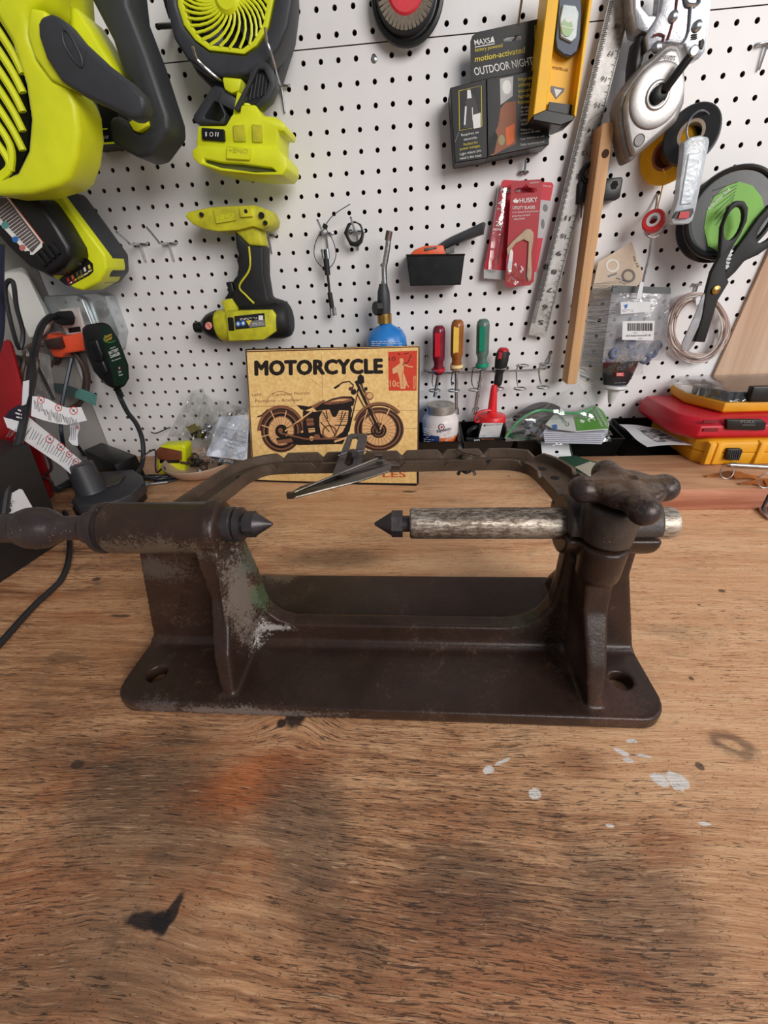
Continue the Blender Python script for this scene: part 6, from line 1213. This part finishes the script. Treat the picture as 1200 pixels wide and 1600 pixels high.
# --- coiled brown cord, teal strap, bags, red jug
T = thing('brown_cord_coil', 'coil of brown cord hanging on the grey side board behind the labels', 'cord', at(115, 590, y=-.05)); random.seed(9); bc = mat('brown_cord', (74, 56, 50), .5)
for k in range(7):
    yy = -.03-.006*k; ox = random.uniform(-5, 5)
    MB().tube([at(108+ox+24*math.cos(2*math.pi*i/20)*(1+.04*k), 594+44*math.sin(2*math.pi*i/20)+random.uniform(-2, 2), y=yy) for i in range(20)], .0026, 6, True, 2).build('cord_turn', bc, T)
T = thing('hanging_cord_bundle', 'bundle of brown and black cords hanging at the left edge over the red jug', 'cord', at(30, 600, y=-.25))
for k in range(9):
    x0 = 8+k*5.5+random.uniform(-2, 2); MB().tube([at(x0*.5+2, 545+k*4, y=-.20), at(x0+6, 560, y=-.22), at(x0+random.uniform(-6, 8), 590, y=-.235), at(x0+random.uniform(-12, 4), 640, y=-.24), at(x0+random.uniform(0, 14), 668, y=-.245)], .0028, 6, k=5).build('cord_strand', bc if k % 3 else cbl, T)
MB().tube([at(20, 440, y=-.2), at(26, 480, y=-.2), at(36, 520, y=-.2), at(30, 545, y=-.21), at(16, 500, y=-.21), at(8, 450, y=-.2)], .003, 6, True, 5).build('cord_strand', cbl, T)
T = thing('red_jug', 'dark red plastic jug standing at the left edge behind the black box', 'jug', at(40, 700, y=-.25))
rj = mat('jug_red', (150, 14, 24), .45, 0, .2, 20)
MB().hull([at(a, b_, y=-.255) for a, b_ in ((-30, 560), (14, 524), (34, 600), (44, 650), (60, 700), (74, 745), (72, 768), (0, 770), (-30, 770))] + [at(a, b_, y=-.235) for a, b_ in ((-5, 540), (20, 535), (46, 640), (88, 775), (70, 790), (0, 790))]).bevel(.005, 2).build('jug_body', rj, T)
MB().tube([at(61, 700, y=-.262), at(74, 712, y=-.262), at(80, 732, y=-.262), at(70, 742, y=-.262)], .0022, 6, k=5).tube([at(66, 745, y=-.262), at(80, 752, y=-.262), at(84, 768, y=-.262)], .0022, 6, k=5).build('jug_wire', mat('jug_dark', (70, 40, 44), .5), T)
T = thing('teal_strap', 'translucent teal tape strap stretched across the brown cord coil', 'strap', at(120, 615, y=-.09))
MB().wp([(84, 599), (100, 600), (122, 608), (120, 622), (104, 617), (86, 612)], -.088, .0012).build('strap_end', mat('teal_grey', (74, 92, 94), .35), T)
MB().wp([(118, 612), (125, 607), (151, 617), (149, 634), (130, 626), (117, 621)], -.090, .0012).build('strap_end', mat('teal_film', (92, 142, 134), .3), T)
T = thing('clear_pouch', 'crinkled clear plastic pouch hanging between the cords and the side board', 'bag', at(65, 600, y=-.15))
zipbag('film', [(40, 545), (78, 555), (86, 622), (46, 622)], lambda u, v: -.14-.02*v, T, glassy('hazy_film', (.86, .87, .88), .3, .2, .25, (.6, .6, .58)), .006)
MB().tube([at(45, 545, y=-.165), at(62, 580, y=-.17), at(84, 625, y=-.175)], .0024, 6, k=4).build('edge_cord', cbl, T)
# warning tags
def tag(px, y0, y1, label, scr, circles, mt=paper, parent=None, nm='warning_label'):
    T = thing(nm, label, 'label', at(*px[0], y=y0)); n = len(px); xs = [p[0] for p in px]; a, b_ = min(xs), max(xs)
    pl0 = at(a, px[0][1], y=y0); pl1 = at(b_, px[0][1], y=y1); nn = (pl1-pl0).cross(V((0, 0, 1))).normalized(); nn = nn if nn.dot(CAM-pl0) > 0 else -nn
    MB().prism([at(x, y, P=pl0, n=nn) for x, y in px], -nn*.0006).build('tag_sheet', mt, T)
    pr = Print(pl0+nn*.0002, nn)
    for s_ in scr: pr.line([s_[0], s_[1]], .9, grey_ink)
    for cx, cy, r in circles: pr.arc(cx, cy, r, r, 0, 360, 1, red_ink, 16).line([(cx-r*.7, cy-r*.7), (cx+r*.7, cy+r*.7)], .8, red_ink).ell(cx, cy, r*.35, r*.35, grey_ink, 8)
    pr.build('tag_print', T); return T
random.seed(21)
scr = []
for k in range(14):
    x = 53+k*4.9; y0 = 632+k*1.6 if k > 2 else 624+k*3; y1 = 648+k*1.1
    for j in range(2): 
        yy = y0+random.uniform(0, 4); scr.append(((x+j*2.2, yy), (x+2+j*2.2, min(y1+4, yy+random.uniform(8, 18)))))
tag([(49, 650), (51, 619), (64, 620), (76, 624), (92, 633), (105, 637), (127, 636), (136, 657), (118, 661), (104, 664), (85, 661), (66, 656)], -.30, -.22, 'upper white warning label with three red circles tied to the black cable', scr, [(64, 625, 5.4), (91.5, 637, 5.2), (115, 641.5, 6)])
scr = []
for k in range(26):
    x = 14+k*4.0; y = 668+max(0, (x-45))*.74+ (4 if x < 45 else 0)
    scr.append(((x+3, y-2+random.uniform(0, 3)), (x-4, y+random.uniform(9, 15))))
tag([(6, 652), (36, 660), (46, 652), (60, 664), (90, 688), (128, 721), (118, 728), (122, 750), (96, 728), (70, 710), (40, 690), (28, 676), (12, 668)], -.33, -.20, 'long white warning label slanting down toward the black battery', scr, [(78, 686, 6.2), (95, 698, 5.6), (108, 710, 4.6), (118.5, 721, 4.6)])
tag([(109, 664), (124, 660), (125, 668), (121, 680), (122, 697), (113, 695), (107, 689), (110, 678)], -.20, -.19, 'small crumpled white label on a thin cord above the black charger', [((112+k*3, 668), (111+k*3, 688)) for k in range(3)], [(121, 668, 2)])
T = thing('dark_tag', 'dark tag with white lettering at the left edge under the black cable', 'label', at(20, 645, y=-.30))
MB().wp([(8, 650), (16, 640), (30, 632), (37, 640), (35, 661), (20, 656), (7, 655)], -.31, .0008).build('tag_sheet', mat('tag_purple', (40, 34, 50), .5), T)
pr = Print(at(20, 645, y=-.3103))
for k in range(4): pr.scribble(16+k*4, 654-k*5, 34, 657-k*5.4, 1, white_ink, 3, 2.2, .9)
pr.build('lettering', T)
MB().wp([(36, 596), (45, 594), (44, 618), (40, 632), (34, 634)], -.30, .001).build('white_tab', paper, label='narrow white paper tab beside the thick black cable', cat='tab')
MB().tube([at(2, 380, y=-.30), at(1, 440, y=-.30), at(3, 480, y=-.29), at(0, 530, y=-.29), at(-14, 580, y=-.3)], .0036, 10, k=5).build('thick_cable', mat('navy_cable', (34, 40, 60), .35), label='thick dark blue cable hanging at the very left edge', cat='cable')
# --- black box at lower left
T = thing('black_box', 'large black box with white label standing at the left edge of the bench', 'box', at(60, 870, z=0))
P1, P2 = at(103, 843, z=.0005), at(-70, 958, z=.0005); T1 = at(46, 694, y=P1.y+.005); T2 = T1 + (P2-P1); bkv = V((-.125, .05, 0))
for q in (T1, T2): q.z = T1.z
def clampx(p): return V((max(p.x, -.597), p.y, p.z))
MB().hull([P1, P2, T1, T2] + [clampx(p+bkv) for p in (P1, P2, T1, T2)]).bevel(.002, 2).build('carton', mat('matt_black_board', (26, 26, 28), .5, 0, .15), T)
nb = (P2-P1).cross(T1-P1).normalized(); nb = nb if nb.x > 0 else -nb
pr = Print(P1+nb*.0004, nb); pr.poly([(12, 774), (30, 764), (35, 765), (55, 800), (53, 812), (6, 812)], paper).text('LA', (17, 787), (18, 782), 6, black_ink, up=(1, .0)).text('A', (11, 792), (16, 784), 6, black_ink, up=(.9, .5)).ell(14, 797, 3.5, 4, black_ink).build('white_label', T)
cp = [at(x, y, z=.0040) for x, y in ((101, 800), (106, 815), (109, 850), (106, 880), (96, 905), (80, 922), (55, 945), (28, 974), (-10, 1016), (-60, 1060))]
MB().tube(cp, .0036, 10, k=6).build('bench_cable', cbl, label='thin black cable curving across the bench at the left', cat='cable')
# --- battery with stem, black charger
bt = mat('battery_grey', (54, 54, 58), .42, 0, .15); T = thing('stem_battery', 'dark grey power tool battery with tall round stem standing behind the ball handle', 'battery', at(165, 770, z=0))
zt = .040
MB().prism([at(x, y, z=zt) for x, y in ((150, 737), (208, 733), (222, 742), (225, 752), (206, 771), (184, 781), (150, 788), (120, 790), (110, 782), (118, 770), (150, 752))], (0, 0, -.020)).bevel(.003, 3).build('battery_top', bt, T)
MB().prism([at(x, y, z=.019) for x, y in ((160, 758), (214, 752), (226, 764), (205, 784), (160, 800), (118, 800), (112, 792), (128, 780))], (0, 0, -.0185)).bevel(.002, 2).build('battery_base', black_pl, T)
s0, s1 = at(143, 766, z=zt), None; s1 = at(123, 724, y=s0.y+.004); ax_ = s1-s0; L_ = ax_.length
MB().lathe(s0-ax_*.05, ax_, [(0, .0235), (L_*.1, .0225), (L_*1.0, .0195), (L_*1.06, .017), (L_*1.06, .005), (L_*1.03, .0045), (L_*1.03, 0)], 28).build('stem', bt, T)
MB().prism([at(x, y, z=zt+.0005) for x, y in ((166, 746), (196, 743), (186, 756), (160, 764))], (0, 0, .0025)).bevel(.0006, 1).build('contact_block', mat('dusty_black', (70, 64, 56), .8, 0, .4, 200), T)
pq = at(218, 755, z=.03); MB().prism([at(212, 757, y=pq.y), at(223, 750, y=pq.y+.01), at(224, 757, y=pq.y+.01), at(214, 765, y=pq.y)], (-.001, .001, 0)).build('white_sticker', paper, T)
T = thing('black_charger', 'flat black charger box lying in the corner below the labels', 'charger', at(170, 725, z=0)); zc = .048
tp = [at(x, y, z=zc) for x, y in ((131, 703), (159, 691), (213, 711), (179, 727))]
tp = [V((max(p.x, -.596), min(p.y, -.006), p.z)) for p in tp]
MB().hull(tp + [p-V((0, 0, .024)) for p in tp] + [p*1.0-V((0, 0, .0475)) + V((0, .006, 0)) for p in tp[2:]] + [V((p.x, p.y, .0005)) for p in tp[:2]]).bevel(.002, 2).build('charger_body', black_pl, T)
MB().tube([at(120, 695, y=-.12), at(124, 700, y=-.11), at(132, 712, y=-.10)], .003, 6, k=4).build('charger_cord', cbl, T)
MB().tube([at(112, 560, y=-.12), at(96, 640, y=-.16), at(98, 690, y=-.18), at(110, 740, z=.01)], .0030, 6, k=5).build('blue_cord', mat('navy_cable', (34, 40, 60), .35), label='thin dark blue cord hanging beside the small crumpled label', cat='cord')
T = thing('cord_tangle', 'tangle of thin black cords on the bench left of the grey battery', 'cord', at(90, 765, z=0))
for k in range(4): MB().tube([at(70+k*3, 752+k*2, z=.004+k*.003), at(90, 760+k*2, z=.006+k*.004), at(110, 750+k*3, z=.006), at(122, 757+k*2, z=.004)], .0024, 6, k=5).build('cord_strand', cbl, T)
# --- adapter cable bundle, bolt
T = thing('adapter_cable', 'black adapter cable bundle lying on the bench by the bowl', 'cable', at(255, 750, z=0)); random.seed(2)
for k in range(7): MB().tube([at(224, 742+k*1.1, z=.003+.001*k), at(245, 745+random.uniform(-3, 4), z=.005+.001*k), at(270, 742+random.uniform(-3, 4), z=.006), at(285, 740+k, z=.004), at(266, 750+random.uniform(-1, 3), z=.003), at(240, 753, z=.003)], .0022, 6, k=5).build('cable_strand', cbl, T)
MB().tube([at(x, y, y=d) for x, y, d in ((222, 725, -.13), (226, 712, -.12), (237, 704, -.11), (243, 705, -.11), (243, 730, -.12), (246, 738, -.13), (256, 730, -.13), (258, 738, -.14))], .0016, 6, k=5).build('cable_loop', cbl, T)
T = thing('hex_bolt', 'long shiny hex bolt lying by the black adapter cable', 'bolt', at(245, 756, z=0)); a, c_ = at(230, 757, z=.006), at(262, 753, z=.004)
MB().cyl(a, c_, .0030, n=12).build('shank', steel, T); MB().lathe(a, (c_-a), [(-.003, .0056), (.0015, .0056)], 6).build('head', steel, T)
# --- tape measure, leather, bowls
T = thing('green_tape_measure', 'lime green tape measure under a brown leather strip', 'tape measure', at(262, 725, z=0))
MB().prism([at(x, y, y=-.10) for x, y in ((246, 742), (245, 702), (250, 697), (284, 695), (290, 700), (288, 742))], (0, .03, 0)).bevel(.004, 3).build('case', lime, T)
MB().wp([(249, 716), (280, 716), (280, 724), (249, 724)], -.103, .005).bevel(.001, 1).build('window', black_pl, T)
MB().hull([at(a, b_, y=-.108) for a, b_ in ((244, 704), (250, 698), (284, 705), (284, 719), (250, 719), (245, 714))] + [at(a, b_, y=-.102) for a, b_ in ((244, 704), (284, 705), (284, 719), (245, 714))]).bevel(.001, 2).build('leather_strip', mat('brown_leather', (122, 66, 42), .55, 0, .25, 60, .3), label='brown leather strip resting on the lime tape measure', cat='leather')
def bowl(name, c_, r, h, label, mt):
    T = thing(name, label, 'bowl', c_)
    MB().lathe(c_, (0, 0, 1), [(0, 0), (0, r*.55), (h*.3, r*.78), (h*.8, r*.97), (h, r), (h+.0015, r-.001), (h, r-.003), (h*.75, r*.92), (h*.35, r*.74), (.003, r*.5), (.003, 0)], 40).build('bowl_shell', mt, T); return T
bc_ = at(318, 738, z=.0008)
bowl('parts_bowl', bc_, .070, .028, 'beige shallow bowl of small dark hardware left of the motorcycle sign', mat('bowl_beige', (188, 160, 138), .45, 0, .1))
random.seed(14)
for k in range(22):
    a, r = random.uniform(0, 6.28), random.uniform(0, .048); p = bc_+V((r*math.cos(a), r*math.sin(a), .0105+random.uniform(.002, .014)))
    rot = Matrix.Rotation(random.uniform(0, 3), 3, (random.random(), random.random(), random.random()+.1)); b = MB(); m_ = random.choice([black_pl, mat('rusty_bits', (84, 62, 52), .6, .3, .3), steel_dk])
    if k % 2: b.ring(p, rot @ V((0, 0, 1)), .0065, .0022, 14, 6)
    else: b.cyl(p, p+rot @ V((.016, 0, 0)), .0026, n=10)
    nm_ = 'washer' if k % 2 else 'bolt'
    b.build(nm_, m_, label='small dark hardware piece heaped in the beige bowl', cat='hardware', group='hardware in the beige bowl')

T = thing('latch_parts_bag', 'crumpled clear bag with brass latch plate and screw behind the beige bowl', 'bag', at(320, 680, y=-.06))
zipbag('clear_film', [(296, 612), (318, 606), (345, 690), (262, 682)], lambda u, v: -.045-.03*v, T, clear, .016, 26, 22, 1)
zipbag('clear_film', [(318, 616), (388, 640), (380, 690), (300, 686)], lambda u, v: -.05-.02*v, T, clear, .018, 26, 20, 5)
MB().wp([(291, 668), (305, 661), (311, 671), (298, 678)], -.072, .003).bevel(.0006, 1).build('brass_plate', mat('pale_brass', (200, 186, 130), .3, .8), T)
MB().wp([(296, 676), (312, 672), (326, 677), (322, 686), (300, 684)], -.070, .01).bevel(.001, 1).build('black_block', black_pl, T)
MB().lathe(at(325, 667, y=-.07), (0, -1, .2), [(0, .008), (.003, .0075), (.003, .004), (.008, .004), (.008, 0)], 18).build('screw', steel, T)
MB().lathe(V((-.248, -.042, .0008)), (0, 0, 1), [(0, 0), (0, .024), (.040, .034), (.052, .035), (.052, .033), (.040, .031), (.004, .02), (.004, 0)], 36).build('grey_dish', mat('bowl_grey', (150, 144, 140), .45), label='grey dish half hidden under the clear bags', cat='dish')
T = thing('white_label_bag', 'clear bag holding white printed sheet leaning on the left edge of the motorcycle sign', 'bag', at(350, 700, y=-.10))
MB().sheet(lambda u, v: at(*(lambda a, b_: (a, b_))((343+46*u)*(1-v)+(322+64*u)*v, (652-5*u)*(1-v)+(712+8*u)*v), y=-.105-.05*v+.003*math.sin(u*8+v*5)), 12, 12, .0006).build('white_sheet', mat('sheet_white', (206, 212, 224), .45, 0, .06), T)
pr = Print(at(355, 690, y=-.142)); 
for k in range(5): pr.line([(344+k*2, 668+k*7), (384, 676+k*8)], .7, grey_ink)
pr.poly([(357, 672), (372, 676), (370, 688), (354, 684)], mat('ink_ice', (180, 186, 200), .5)).poly([(330, 708), (345, 712), (376, 722), (372, 728), (345, 722), (332, 716)], mat('ink_steelblue', (70, 84, 104), .5)).text('MIRRO', (346, 719), (364, 724), 4, white_ink, True).scribble(350, 700, 382, 716, 3, grey_ink, 6, .7); pr.build('sheet_print', T)
zipbag('clear_film', [(338, 648), (390, 636), (386, 722), (300, 722)], lambda u, v: -.120-.04*v, T, clear, .012, 24, 22, 8)
MB().tube([at(236, 675, y=-.03), at(244, 677, y=-.03), at(262, 669, y=-.02), at(266, 668, y=-.006)], .0012, 6, k=3).build('bent_wire', black_pl, label='small bent black wire poking from the pegboard above the leather strip', cat='wire')
